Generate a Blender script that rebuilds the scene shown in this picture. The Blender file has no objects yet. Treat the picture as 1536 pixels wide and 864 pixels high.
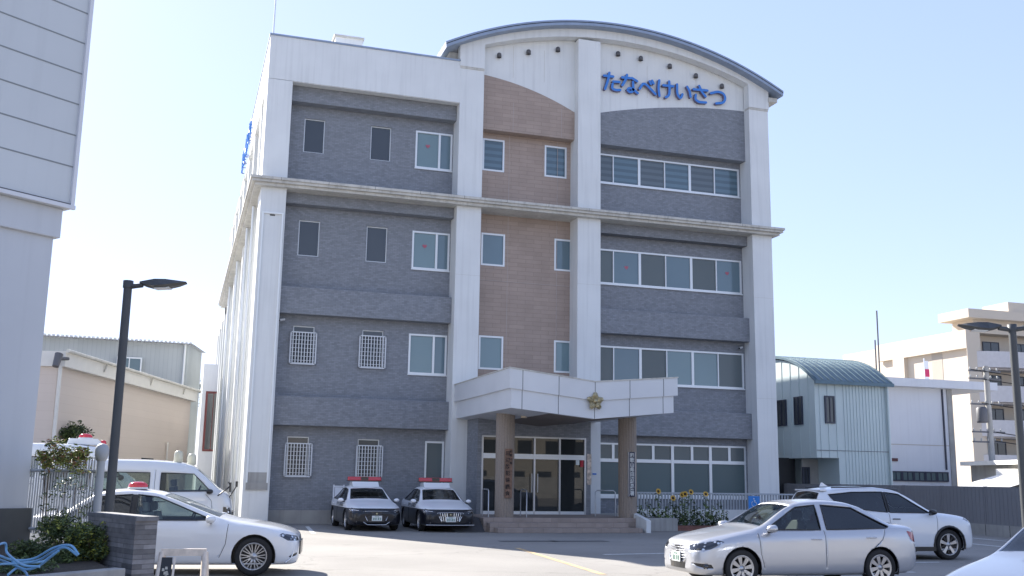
import bpy, bmesh, math, random
from mathutils import Vector, Matrix, noise
R=math.radians; random.seed(7)
scene=bpy.context.scene
col=scene.collection
# ---------------- camera (solved from the facade) ----------------
PXW,PXH,F=1536.0,864.0,1543.25
YAW,PIT,ROL=R(17.707),R(10.5185),R(0.9212)
CAM=Vector((-2.035,-33.6,1.516))
fw0=Vector((math.sin(YAW),math.cos(YAW),0)); rt0=Vector((math.cos(YAW),-math.sin(YAW),0)); up0=Vector((0,0,1))
FW=fw0*math.cos(PIT)+up0*math.sin(PIT); UPP=up0*math.cos(PIT)-fw0*math.sin(PIT)
RT=rt0*math.cos(ROL)+UPP*math.sin(ROL); UP=UPP*math.cos(ROL)-rt0*math.sin(ROL)
cd=bpy.data.cameras.new('camera'); cam=bpy.data.objects.new('camera',cd); col.objects.link(cam)
m=Matrix.Identity(4)
for i in range(3): m[i][0]=RT[i]; m[i][1]=UP[i]; m[i][2]=-FW[i]; m[i][3]=CAM[i]
cam.matrix_world=m
cd.sensor_width=36.0; cd.sensor_fit='HORIZONTAL'; cd.lens=36.0*F/PXW; cd.clip_start=.1; cd.clip_end=3000
scene.camera=cam
# ---------------- sky, sun, exposure ----------------
SUN_EL=R(33); SUN_AZ=R(-23.0)   # azimuth from +Y towards +X
world=bpy.data.worlds.new("World"); scene.world=world; world.use_nodes=True
nt=world.node_tree; nt.nodes.clear()
sky=nt.nodes.new('ShaderNodeTexSky'); sky.sky_type='NISHITA'; sky.sun_disc=False
sky.sun_elevation=SUN_EL; sky.sun_rotation=SUN_AZ; sky.air_density=1.0; sky.dust_density=.3; sky.ozone_density=3.0; sky.altitude=0
wb_=nt.nodes.new('ShaderNodeMix'); wb_.data_type='RGBA'; wb_.blend_type='MULTIPLY'; wb_.inputs[0].default_value=1; wb_.inputs[7].default_value=(.90,.92,1.14,1); gm_=nt.nodes.new('ShaderNodeGamma'); gm_.inputs[1].default_value=.48
bg=nt.nodes.new('ShaderNodeBackground'); bg.inputs[1].default_value=0.15
wo=nt.nodes.new('ShaderNodeOutputWorld'); nt.links.new(sky.outputs[0],gm_.inputs[0]); nt.links.new(gm_.outputs[0],wb_.inputs[6]); nt.links.new(wb_.outputs[2],bg.inputs[0]); nt.links.new(bg.outputs[0],wo.inputs[0])
sl=bpy.data.lights.new('sun','SUN'); sl.energy=3.9; sl.angle=R(.5); sl.color=(1,.95,.87)
so=bpy.data.objects.new('sun',sl); col.objects.link(so)
sd=Vector((math.sin(SUN_AZ)*math.cos(SUN_EL),math.cos(SUN_AZ)*math.cos(SUN_EL),math.sin(SUN_EL)))
so.rotation_euler=sd.to_track_quat('Z','Y').to_euler(); so.location=(0,0,40)
scene.view_settings.view_transform='Standard'; scene.view_settings.look='None'; scene.view_settings.gamma=1
scene.view_settings.use_curve_mapping=False; scene.view_settings.exposure=1.78
scene.render.engine='CYCLES'
# ---------------- measuring helpers: a sight line met with a real plane ----------------
def ray(px,py): return FW+RT*((px-PXW/2)/F)+UP*((PXH/2-py)/F)
def onX(px,py,x): d=ray(px,py); return CAM+d*((x-CAM.x)/d.x)
def onY(px,py,y): d=ray(px,py); return CAM+d*((y-CAM.y)/d.y)
def onZ(px,py,z=0.0): d=ray(px,py); return CAM+d*((z-CAM.z)/d.z)
def at(px,py,D): d=ray(px,py); return CAM+d*(D/math.hypot(d.x,d.y))
# ---------------- materials ----------------
MATS={}
def srgb(c): return tuple(((v/255)/12.92 if v/255<=.04045 else ((v/255+.055)/1.055)**2.4) for v in c)
def dummy(): pass
def mat(name,base,rough=.6,metal=0.,var=.0,vscale=4.,brick=None,bump=0.,bscale=60.,spec=.5,coat=0.,streak=0.,trans=0.,alpha=1.,emit=None,mortar=None,stain=0.):
    """procedural principled material; brick=(w,h,mortar_size) tiles laid on (x+y, z)"""
    if name in MATS: return MATS[name]
    M=bpy.data.materials.new(name); M.use_nodes=True; N=M.node_tree.nodes; L=M.node_tree.links
    P=N['Principled BSDF']; P.inputs['Roughness'].default_value=rough; P.inputs['Metallic'].default_value=metal
    P.inputs['Base Color'].default_value=(*base,1); P.inputs['Specular IOR Level'].default_value=spec
    P.inputs['Coat Weight'].default_value=coat; P.inputs['Coat Roughness'].default_value=.04
    P.inputs['Transmission Weight'].default_value=trans; P.inputs['Alpha'].default_value=alpha
    if emit: P.inputs['Emission Color'].default_value=(*emit[0],1); P.inputs['Emission Strength'].default_value=emit[1]
    tc=N.new('ShaderNodeTexCoord'); out=None
    def rgb(c): n=N.new('ShaderNodeRGB'); n.outputs[0].default_value=(*c,1); return n.outputs[0]
    bumpsrc=None
    if brick:
        sx=N.new('ShaderNodeSeparateXYZ'); L.new(tc.outputs['Object'],sx.inputs[0])
        ad=N.new('ShaderNodeMath'); ad.operation='ADD'; L.new(sx.outputs[0],ad.inputs[0]); L.new(sx.outputs[1],ad.inputs[1])
        cx=N.new('ShaderNodeCombineXYZ'); L.new(ad.outputs[0],cx.inputs[0]); L.new(sx.outputs[2],cx.inputs[1])
        b=N.new('ShaderNodeTexBrick'); L.new(cx.outputs[0],b.inputs['Vector']); b.inputs['Scale'].default_value=1
        b.inputs['Brick Width'].default_value=brick[0]; b.inputs['Row Height'].default_value=brick[1]; b.inputs['Mortar Size'].default_value=brick[2]
        b.inputs['Mortar Smooth'].default_value=.3
        v=brick[3] if len(brick)>3 else .12
        b.inputs['Color1'].default_value=(*[c*(1-v) for c in base],1); b.inputs['Color2'].default_value=(*[min(1,c*(1+v)) for c in base],1)
        b.inputs['Mortar'].default_value=(*(mortar or [c*.7 for c in base]),1)
        out=b.outputs[0]; bumpsrc=b.outputs[1]
    if var>0:
        n=N.new('ShaderNodeTexNoise'); n.inputs['Scale'].default_value=vscale; n.inputs['Detail'].default_value=6; L.new(tc.outputs['Object'],n.inputs[0])
        mr=N.new('ShaderNodeMapRange'); mr.inputs[1].default_value=.3; mr.inputs[2].default_value=.7; mr.inputs[3].default_value=1-var; mr.inputs[4].default_value=1+var
        L.new(n.outputs[0],mr.inputs[0])
        mx=N.new('ShaderNodeMix'); mx.data_type='RGBA'; mx.blend_type='MULTIPLY'; mx.inputs[0].default_value=1
        L.new(out or rgb(base),mx.inputs[6]); L.new(mr.outputs[0],mx.inputs[7]); out=mx.outputs[2]
    if streak>0:   # rain streaks: noise stretched in z
        mp=N.new('ShaderNodeMapping'); mp.inputs['Scale'].default_value=(5,5,.25); L.new(tc.outputs['Object'],mp.inputs[0])
        n=N.new('ShaderNodeTexNoise'); n.inputs['Scale'].default_value=1.5; n.inputs['Detail'].default_value=5; L.new(mp.outputs[0],n.inputs[0])
        mr=N.new('ShaderNodeMapRange'); mr.inputs[1].default_value=.5; mr.inputs[2].default_value=.75; mr.inputs[3].default_value=1; mr.inputs[4].default_value=1-streak
        L.new(n.outputs[0],mr.inputs[0])
        mx=N.new('ShaderNodeMix'); mx.data_type='RGBA'; mx.blend_type='MULTIPLY'; mx.inputs[0].default_value=1
        L.new(out or rgb(base),mx.inputs[6]); L.new(mr.outputs[0],mx.inputs[7]); out=mx.outputs[2]
    if out: L.new(out,P.inputs['Base Color'])
    if bump>0:
        bp=N.new('ShaderNodeBump'); bp.inputs['Strength'].default_value=bump; bp.inputs['Distance'].default_value=.01
        if bumpsrc:
            inv=N.new('ShaderNodeMath'); inv.operation='SUBTRACT'; inv.inputs[0].default_value=1; L.new(bumpsrc,inv.inputs[1]); L.new(inv.outputs[0],bp.inputs['Height'])
        else:
            n=N.new('ShaderNodeTexNoise'); n.inputs['Scale'].default_value=bscale; n.inputs['Detail'].default_value=4; L.new(tc.outputs['Object'],n.inputs[0]); L.new(n.outputs[0],bp.inputs['Height'])
        L.new(bp.outputs[0],P.inputs['Normal'])
    MATS[name]=M; return M
M_white=mat('white_render',(.72,.73,.72),.75,var=.05,vscale=.7,streak=.10)
M_white2=mat('canopy_panel',(.66,.67,.68),.6,var=.04,vscale=1.)
M_grey=mat('grey_tile',(.225,.238,.262),.6,brick=(.16,.055,.004,.13),var=.08,vscale=9.,bump=.25,streak=.05)
M_brown=mat('brown_tile',(.37,.285,.235),.6,brick=(.6,.15,.007,.05),var=.07,vscale=2.,bump=.35)
M_ledge=mat('ledge_paint',(.55,.53,.48),.7,var=.12,vscale=2.,streak=.25)
M_metalroof=mat('blue_grey_roof',(.27,.33,.43),.45,metal=.1,var=.08)
M_alu=mat('window_aluminium',(.74,.76,.77),.35,metal=.2)
M_steel=mat('stainless',(.50,.51,.53),.35,metal=.6)
M_grille=mat('grille_paint',(.66,.68,.70),.5)
M_dark=mat('dark_interior',(.015,.017,.02),.6)
M_black=mat('black_rubber',(.012,.012,.013),.75)
M_granite=mat('column_stone',(.27,.22,.18),.55,var=.12,vscale=30,bump=.1)
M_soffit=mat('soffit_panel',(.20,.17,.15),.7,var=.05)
M_conc=mat('concrete',(.36,.35,.33),.85,var=.16,vscale=1.5,bump=.15,streak=.2)
def glass_mat(name,base,rough=.06,spec=.7,stripes=None):
    M=mat(name,base,rough,spec=spec,var=.05,vscale=.6)
    N=M.node_tree.nodes;L=M.node_tree.links;P=N['Principled BSDF']
    tc=N.new('ShaderNodeTexCoord');nz=N.new('ShaderNodeTexNoise');nz.inputs['Scale'].default_value=1.1;nz.inputs['Detail'].default_value=1;L.new(tc.outputs['Object'],nz.inputs[0])
    bp=N.new('ShaderNodeBump');bp.inputs['Strength'].default_value=.25;bp.inputs['Distance'].default_value=.03;L.new(nz.outputs[0],bp.inputs['Height']);L.new(bp.outputs[0],P.inputs['Normal'])
    if not stripes:
        oi=N.new('ShaderNodeObjectInfo');mr=N.new('ShaderNodeMapRange');mr.inputs[3].default_value=.9;mr.inputs[4].default_value=1.1;L.new(oi.outputs['Random'],mr.inputs[0])
        mx=N.new('ShaderNodeMix');mx.data_type='RGBA';mx.blend_type='MULTIPLY';mx.inputs[0].default_value=1;old=P.inputs['Base Color'].links[0].from_socket
        L.new(old,mx.inputs[6]);L.new(mr.outputs[0],mx.inputs[7]);L.new(mx.outputs[2],P.inputs['Base Color'])
    if stripes:
        w=N.new('ShaderNodeTexWave');w.bands_direction='Z';w.inputs['Scale'].default_value=stripes;w.inputs['Distortion'].default_value=.15
        L.new(tc.outputs['Object'],w.inputs[0]);cr=N.new('ShaderNodeValToRGB');cr.color_ramp.elements[0].position=.35;cr.color_ramp.elements[1].position=.6
        cr.color_ramp.elements[0].color=(*[c*.78 for c in base],1);cr.color_ramp.elements[1].color=(*[c*1.12 for c in base],1)
        L.new(w.outputs[0],cr.inputs[0]);L.new(cr.outputs[0],P.inputs['Base Color'])
    return M
G_teal=glass_mat('pane_teal',(.135,.20,.235))
G_teal2=glass_mat('pane_teal_light',(.17,.25,.27))
G_dim=glass_mat('pane_dim',(.125,.15,.155),.25,spec=.4)
G_slat=glass_mat('pane_blinds',(.10,.16,.20),stripes=1.3)
G_slatd=glass_mat('pane_blinds_dim',(.10,.125,.14),stripes=1.3)
G_dark=glass_mat('pane_dark',(.045,.052,.06),.12)
G_office=glass_mat('pane_office',(.10,.14,.145),.35,spec=.35)
# ---------------- mesh helpers ----------------
class MB:
    def __init__(s): s.v=[];s.f=[];s.mi=[];s.mats=[];s.sm=[]
    def midx(s,m):
        if m not in s.mats: s.mats.append(m)
        return s.mats.index(m)
    def add(s,vs,fs,m=None,smooth=False):
        b=len(s.v); s.v+= [tuple(v) for v in vs]; k=s.midx(m)
        for f in fs: s.f.append(tuple(i+b for i in f)); s.mi.append(k); s.sm.append(smooth)
        return s
    def box(s,x0,x1,y0,y1,z0,z1,m=None,M4=None):
        vs=[Vector((x,y,z)) for x in(x0,x1) for y in(y0,y1) for z in(z0,z1)]
        if M4: vs=[M4@v for v in vs]
        return s.add(vs,[(0,1,3,2),(4,6,7,5),(0,4,5,1),(2,3,7,6),(0,2,6,4),(1,5,7,3)],m)
    def rbox(s,c,dx,dy,dz,rz=0,m=None,rx=0,ry=0):
        M4=Matrix.Translation(c)@Matrix.Rotation(rz,4,'Z')@Matrix.Rotation(ry,4,'Y')@Matrix.Rotation(rx,4,'X')
        return s.box(-dx/2,dx/2,-dy/2,dy/2,-dz/2,dz/2,m,M4)
    def tube(s,pts,r,m=None,n=8,caps=True,smooth=True):
        pts=[Vector(p) for p in pts]; rr=r if isinstance(r,(list,tuple)) else [r]*len(pts)
        vs=[];prev=None
        for i,p in enumerate(pts):
            t=(pts[min(i+1,len(pts)-1)]-pts[max(i-1,0)]).normalized()
            if prev is None:
                a=Vector((0,0,1)) if abs(t.z)<.9 else Vector((1,0,0)); prev=(a-t*a.dot(t)).normalized()
            else:
                prev=(prev-t*prev.dot(t)); prev=prev.normalized() if prev.length>1e-6 else t.orthogonal().normalized()
            b=t.cross(prev)
            for k in range(n):
                an=2*math.pi*k/n; vs.append(p+(prev*math.cos(an)+b*math.sin(an))*rr[i])
        fs=[(i*n+k,i*n+(k+1)%n,(i+1)*n+(k+1)%n,(i+1)*n+k) for i in range(len(pts)-1) for k in range(n)]
        s.add(vs,fs,m,smooth)
        if caps:
            s.add(vs[:n],[tuple(reversed(range(n)))],m); s.add(vs[-n:],[tuple(range(n))],m)
        return s
    def lathe(s,prof,m=None,n=24,M4=None,smooth=True):   # prof [(r,z)], about z
        vs=[];M4=M4 or Matrix.Identity(4)
        for r,z in prof:
            for k in range(n):
                a=2*math.pi*k/n; vs.append(M4@Vector((r*math.cos(a),r*math.sin(a),z)))
        fs=[(i*n+k,i*n+(k+1)%n,(i+1)*n+(k+1)%n,(i+1)*n+k) for i in range(len(prof)-1) for k in range(n)]
        return s.add(vs,fs,m,smooth)
    def prism(s,poly,ax,a0,a1,m=None,caps=True):
        """poly 2D outline extruded along axis ax ('x': (y,z), 'y': (x,z), 'z': (x,y))"""
        n=len(poly)
        def P(p,a): return {'x':(a,p[0],p[1]),'y':(p[0],a,p[1]),'z':(p[0],p[1],a)}[ax]
        vs=[P(p,a0) for p in poly]+[P(p,a1) for p in poly]
        fs=[(i,(i+1)%n,n+(i+1)%n,n+i) for i in range(n)]
        if caps: fs+=[tuple(reversed(range(n))),tuple(range(n,2*n))]
        return s.add(vs,fs,m)
    def build(s,name,mat_=None,parent=None,bevel=0,loc=None):
        me=bpy.data.meshes.new(name); me.from_pydata(s.v,[],s.f)
        for mm in s.mats: me.materials.append(mm or mat_)
        me.polygons.foreach_set('material_index',s.mi); me.polygons.foreach_set('use_smooth',s.sm)
        bm=bmesh.new(); bm.from_mesh(me); bmesh.ops.recalc_face_normals(bm,faces=bm.faces); bm.to_mesh(me); bm.free()
        me.update()
        o=bpy.data.objects.new(name,me); col.objects.link(o)
        if parent: o.parent=parent
        if loc: o.location=loc
        if bevel:
            b=o.modifiers.new('bevel','BEVEL'); b.width=bevel; b.segments=2; b.limit_method='ANGLE'; b.angle_limit=R(40)
        return o
def tag(o,label=None,cat=None,group=None,kind=None):
    if label: o['label']=label
    if cat: o['category']=cat
    if group: o['group']=group
    if kind: o['kind']=kind
    return o
def thing(name,label,cat,loc=(0,0,0),rz=0,group=None):
    o=bpy.data.objects.new(name,None); col.objects.link(o); o.location=loc; o.rotation_euler=(0,0,rz); o.empty_display_size=.2
    return tag(o,label,cat,group)
def kids(o): return [c for c in o.children]
def copy_tree(o,parent=None):
    c=o.copy(); col.objects.link(c); c.parent=parent
    for ch in list(o.children): copy_tree(ch,c)
    return c
def wall_grid(mb,x0,x1,z0,z1,y,holes,depth,m,flip=False,axis='y'):
    """wall face with rectangular openings and their reveals; holes [(x0,x1,z0,z1)]"""
    xs=sorted({x0,x1,*[h[0] for h in holes],*[h[1] for h in holes]}); zs=sorted({z0,z1,*[h[2] for h in holes],*[h[3] for h in holes]})
    xs=[x for x in xs if x0<=x<=x1]; zs=[z for z in zs if z0<=z<=z1]
    def P(x,yy,z): return (x,yy,z) if axis=='y' else (yy,x,z)
    for a,b in zip(xs,xs[1:]):
        for c,d in zip(zs,zs[1:]):
            cx,cz=(a+b)/2,(c+d)/2
            if any(h[0]<cx<h[1] and h[2]<cz<h[3] for h in holes): continue
            mb.add([P(a,y,c),P(b,y,c),P(b,y,d),P(a,y,d)],[(0,1,2,3)],m)
    for h in holes:
        a,b,c,d=h; q=y+depth
        mb.add([P(a,y,c),P(b,y,c),P(b,y,d),P(a,y,d),P(a,q,c),P(b,q,c),P(b,q,d),P(a,q,d)],[(0,1,5,4),(1,2,6,5),(2,3,7,6),(3,0,4,7)],m)
# ================= ground =================
M_asph=mat('asphalt',(.265,.25,.23),.9,var=.13,vscale=.35,bump=.5,bscale=140)
_N=M_asph.node_tree.nodes;_L=M_asph.node_tree.links;_P=_N['Principled BSDF'];_old=_P.inputs['Base Color'].links[0].from_socket
_tc=_N.new('ShaderNodeTexCoord')
def _mul(src,fac):
    mx=_N.new('ShaderNodeMix');mx.data_type='RGBA';mx.blend_type='MULTIPLY';mx.inputs[0].default_value=1;_L.new(src,mx.inputs[6]);_L.new(fac,mx.inputs[7]);return mx.outputs[2]
_n=_N.new('ShaderNodeTexNoise');_n.inputs['Scale'].default_value=60;_n.inputs['Detail'].default_value=3;_L.new(_tc.outputs['Object'],_n.inputs[0])
_r=_N.new('ShaderNodeMapRange');_r.inputs[1].default_value=.3;_r.inputs[2].default_value=.7;_r.inputs[3].default_value=.82;_r.inputs[4].default_value=1.16;_L.new(_n.outputs[0],_r.inputs[0]);_c=_mul(_old,_r.outputs[0])
_v=_N.new('ShaderNodeTexVoronoi');_v.feature='DISTANCE_TO_EDGE';_v.inputs['Scale'].default_value=.16
_w=_N.new('ShaderNodeTexNoise');_w.inputs['Scale'].default_value=1.3;_w.inputs['Detail'].default_value=5;_L.new(_tc.outputs['Object'],_w.inputs[0])
_m=_N.new('ShaderNodeMix');_m.data_type='RGBA';_m.blend_type='ADD';_m.inputs[0].default_value=.9;_L.new(_tc.outputs['Object'],_m.inputs[6]);_L.new(_w.outputs['Color'],_m.inputs[7]);_L.new(_m.outputs[2],_v.inputs['Vector'])
_r2=_N.new('ShaderNodeMapRange');_r2.inputs[1].default_value=.0;_r2.inputs[2].default_value=.006;_r2.inputs[3].default_value=.8;_r2.inputs[4].default_value=1;_L.new(_v.outputs['Distance'],_r2.inputs[0]);_c=_mul(_c,_r2.outputs[0])
_n3=_N.new('ShaderNodeTexNoise');_n3.inputs['Scale'].default_value=.9;_n3.inputs['Detail'].default_value=2;_L.new(_tc.outputs['Object'],_n3.inputs[0])
_r3=_N.new('ShaderNodeMapRange');_r3.inputs[1].default_value=.66;_r3.inputs[2].default_value=.74;_r3.inputs[3].default_value=1;_r3.inputs[4].default_value=.78;_L.new(_n3.outputs[0],_r3.inputs[0]);_c=_mul(_c,_r3.outputs[0]);_L.new(_c,_P.inputs['Base Color'])
mb=MB(); mb.add([(-400,-300,0),(400,-300,0),(400,700,0),(-400,700,0)],[(0,1,2,3)],M_asph)
tag(mb.build('ground'),kind='structure')
M_line=mat('worn_road_paint',(.62,.62,.60),.8,var=.3,vscale=9)
M_yline=mat('worn_yellow_paint',(.50,.36,.20),.85,var=.3,vscale=7)
M_drain=mat('drain_cover',(.10,.10,.10),.7,var=.2,vscale=20)
def strip(mb,a,b,w,z=.004):
    a=Vector((a[0],a[1],0));b=Vector((b[0],b[1],0));d=(b-a).normalized();n=Vector((-d.y,d.x,0))*w/2
    mb.add([(*(a+n).xy,z),(*(b+n).xy,z),(*(b-n).xy,z),(*(a-n).xy,z)],[(0,1,2,3)])
mb=MB()
for (p,q) in [((1248,845),(1410,843.5)),((1265,858),(1372,858.5)),((1446,806),(1520,813)),((1440,814),(1510,821)),((905,832),(1060,829))]:
    strip(mb,onZ(*p),onZ(*q),.14)
strip(mb,(13.6,-18.5),(22,-19.5),.14); strip(mb,(1.9,-1.2),(1.6,-5.2),.12)
tag(mb.build('parking_markings',M_line),kind='structure')
mb=MB(); strip(mb,onZ(775,822),onZ(905,862),.13); tag(mb.build('yellow_marking',M_yline),kind='structure')
for i,q in enumerate([(793,812),(868,812)]):
    p=onZ(*q); mb=MB(); mb.box(p.x-.75,p.x+.75,p.y-.2,p.y+.2,.001,.006,M_drain)
    tag(mb.build('drain_cover'),kind='structure')
# ================= police station =================
BW=.82; XA,XAi,XB,XBr,XC,XCr,XD,XDr=0.,.82,6.64,7.52,11.14,12.03,18.28,19.12
YW,YB=.78,.38
ps=thing('police_station','four storey white, grey and brown police station with a curved roof and a canopied entrance','building',(0,0,0))
def rect(l,t,r,b,y=YW):
    mx,my=(l+r)/2,(t+b)/2
    return (onY(l,my,y).x,onY(r,my,y).x,onY(mx,b,y).z,onY(mx,t,y).z)
W={}
def quad_strip(tl,tr,br,bl,y=YW):
    a=onY(*tl,y);b=onY(*tr,y);c=onY(*br,y);d=onY(*bl,y)
    return (min(a.x,d.x),(b.x+c.x)/2,(c.z+d.z)/2,(a.z+b.z)/2)
left_small=[rect(455.6,178.6,486.2,229),rect(556,190,585.7,240.6),rect(446.7,330.8,478.4,383.9),rect(549,340,579.2,393),
            rect(438.5,489,470.5,545),rect(542.5,495.5,575,551),rect(430.8,655,464.5,714),rect(536.5,659,570,716)]
# align the stacked small windows
xa0=sum(w[0] for w in left_small[0::2])/4; xa1=sum(w[1] for w in left_small[0::2])/4
xb0=sum(w[0] for w in left_small[1::2])/4; xb1=sum(w[1] for w in left_small[1::2])/4
left_small=[((xa0,xa1) if i%2==0 else (xb0,xb1))+w[2:] for i,w in enumerate(left_small)]
left_slide=[rect(623.5,199.4,678,254),rect(618.2,348.8,673.5,404.5),rect(613.2,502.3,669,561.5)]
xs0=sum(w[0] for w in left_slide)/3; xs1=sum(w[1] for w in left_slide)/3
left_slide=[(xs0,xs1)+w[2:] for w in left_slide]
ld=rect(637,662.6,669,745); left_door=(ld[0],xs1,.55,ld[3])
ctr=[rect(724,209.7,755.7,256.7),rect(817,220.4,849,266.2),rect(721.8,351,756.4,398.5),rect(831.6,360,863,406.5),rect(718,504.5,753.7,554),rect(831,512,862.3,559)]
rs=[quad_strip((901,229),(1103.6,256),(1103.6,295.5),(901,274)),quad_strip((904,372.5),(1112.6,393.3),(1112.6,440.6),(904,425.6)),
    quad_strip((904,518),(1117.3,532),(1117.3,583.8),(904,573)),quad_strip((903,664),(1120.4,670.8),(1120,747),(903,742.5))]
XR=sum(w[1] for w in rs)/4
rs=[(12.10,XR,w[2],w[3]) for w in rs]
# --- wall with openings, bands, columns ---
mb=MB()
wall_grid(mb,XAi-.05,XB+.02,.42,16.0,YW,left_small+left_slide+[left_door],.16,M_grey)
mb.build('wall',M_grey,ps)
mb=MB(); mb.box(XAi-.03,XB+.03,YW-.05,YW+.3,0,.42,M_conc); mb.build('plinth',M_conc,ps)
mb=MB(); wall_grid(mb,XBr-.02,XC+.02,0,14.2,YW-.02,[c for c in ctr],.14,M_brown)
# thin vertical and horizontal panel joints
M_joint=mat('pale_joint',(.42,.36,.33),.8)
for x in (8.75,10.62): mb.box(x-.008,x+.008,YW-.026,YW-.021,4.6,14.0,M_joint)
mb.box(XBr,XC,YW-.027,YW-.0215,8.42,8.435,M_joint)
tag(mb.build('wall',M_brown,ps),'brown tiled wall between the two middle columns')
mb=MB(); wall_grid(mb,XCr-.02,XD+.02,0,14.2,YW,rs,.16,M_grey); mb.build('wall',M_grey,ps)
# main mass behind
mb=MB()
mb.box(1.3,6.9,YW+.17,26.,0,15.3,M_white); mb.box(.5,6.9,2.2,26.,0,15.3,M_white); mb.box(6.9,19.1,YW+.17,26.,0,16.0,M_white)
mb.box(.5,19.1,26.01,38,0,10.8,M_white)
mb.build('rear_block',M_white,ps)
def band(x0,x1,z0,z1,y=YB,m=M_grey,name='wall_band'):
    mb=MB(); mb.box(x0,x1,y,YW-.001,z0,z1,m)
    mb.build(name,m,ps,bevel=.012)
for z0,z1 in [(6.75,7.65),(3.11,4.05)]:
    band(XAi+.002,XB-.002,z0,z1); band(XCr+.002,XD-.002,z0,z1)
band(XAi+.003,XB-.003,14.05,14.605); band(XAi+.003,XB-.003,10.47,10.83); band(XCr+.003,XD-.003,10.45,10.83)
# arched plates
def arc(cx,cz,rad,x0,x1,n): return [(x0+(x1-x0)*i/n,cz+math.sqrt(rad*rad-(x0+(x1-x0)*i/n-cx)**2)) for i in range(n+1)]
RC=(12.79,3.974,14.394)       # roof circle at the front edge
IC=(12.856,2.397,15.456)      # lower edge of the white arch band
def circ3(p,q,r):
    ax,ay=p;bx,by=q;cx,cy=r;d=2*(ax*(by-cy)+bx*(cy-ay)+cx*(ay-by))
    ux=((ax*ax+ay*ay)*(by-cy)+(bx*bx+by*by)*(cy-ay)+(cx*cx+cy*cy)*(ay-by))/d
    uy=((ax*ax+ay*ay)*(cx-bx)+(bx*bx+by*by)*(ax-cx)+(cx*cx+cy*cy)*(bx-ax))/d
    return ux,uy,math.hypot(ax-ux,ay-uy)
lc=circ3((7.52,15.93),(9.51,15.56),(11.14,14.93)); rc=circ3((12.03,15.02),(14.92,15.61),(18.28,15.89))
mb=MB(); mb.prism([(XC,13.87),(XBr,13.87)]+arc(*lc,XBr,XC,20),'y',YB-.02,YW-.001,M_brown); 
for x in (8.75,10.62): mb.box(x-.008,x+.008,YB-.026,YB-.021,13.9,15.0,M_joint)
tag(mb.build('curved_panel',M_brown,ps),'brown panel with a curved top below the white gable')
mb=MB(); mb.prism([(XD,13.84),(XCr,13.84)]+arc(*rc,XCr,XD,24),'y',YB-.02,YW-.001,M_grey)
tag(mb.build('curved_panel',M_grey,ps),'grey panel with a curved top below the blue letters')
# white gable behind, slightly set back
for x0,x1 in ((XBr,XC),(XCr,XD)):
    mb=MB(); mb.prism([(x1,14.0),(x0,14.0)]+arc(IC[0],IC[1]+.15,IC[2],x0,x1,20),'y',YB,YW-.003,M_white)
    # thin panel joints
    for k in (1,2):
        x=x0+(x1-x0)*k/3; mb.box(x-.006,x+.006,YB-.003,YB-.001,15.95 if x<12 else 15.9,17.2,M_ledge)
    mb.build('gable_wall',M_white,ps)
# columns
def column(x0,x1,z1,notch=None):
    mb=MB(); mb.box(x0,x1,0,YW+.3,0,z1,M_white)
    for z in (4.6,8.4): mb.box(x0-.001,x1+.001,-.0015,.01,z,z+.012,M_ledge)
    if notch: mb.box(x0-.03,x1+.03,-.03,YW,notch,notch+.0,M_white)
    return mb
mb=MB(); mb.box(XA,XAi,0,1.4,0,14.6,M_white); mb.build('column',M_white,ps,bevel=.015)
for x0,x1,z in ((XB,XBr,15.98),(XC,XCr,17.7),(XD,XDr,15.98)):
    o=column(x0,x1,z).build('column',M_white,ps,bevel=.015)
# wider heads of the outer columns and the arched band
mb=MB(); 
out=[(XB-.03,15.98),(XBr-.001,15.98),(XBr-.001,IC[1]+math.sqrt(IC[2]**2-(XBr-IC[0])**2))]+arc(*IC,XBr,XD-.012,40)[1:]+[(XD-.012,15.94),(XDr+.03,15.94)]
out+=arc(RC[0],RC[1]-.02,RC[2]-.14,XB-.03,XDr+.03,40)[::-1]
mb.prism(out,'y',-.035,YB-.03,M_white); mb.build('arched_gable_band',M_white,ps)
mb=MB(); mb.box(XB-.01,XBr+.0,-.02,.3,15.90,15.979,M_ledge); mb.box(XD-.006,XDr+.01,-.02,.3,15.86,15.936,M_ledge); mb.build('column_cap',M_ledge,ps)
# parapet of left wing
mb=MB(); mb.box(0,XB+.0,0.001,YW+.5,14.61,16.14,M_white); mb.box(-.03,XB-.01,-.035,.35,16.14,16.20,M_metalroof)
mb.box(0,.5,1.3,9.2,14.61,16.14,M_white); mb.box(-.03,.4,.351,9.25,16.14,16.2,M_metalroof)
mb.box(XAi,XB,-.004,.02,14.57,14.609,M_ledge)
mb.build('parapet',M_white,ps)
# ledge round the front and the left side
OV=.37
mb=MB()
for z0,z1,e in ((11.02,11.11,OV),(10.93,11.02,OV-.05),(10.83,10.93,OV-.15)):
    mb.box(-e,XDr+e,-e,.9,z0,z1,M_ledge); mb.box(-e,.7,.9,26.6,z0,z1,M_ledge)
x=.6
while x<XDr:
    mb.box(x-.008,x+.008,-OV-.002,-OV+.1,11.015,11.113,M_dark); x+=1.55
mb.build('ledge',M_ledge,ps,bevel=.01)
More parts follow.
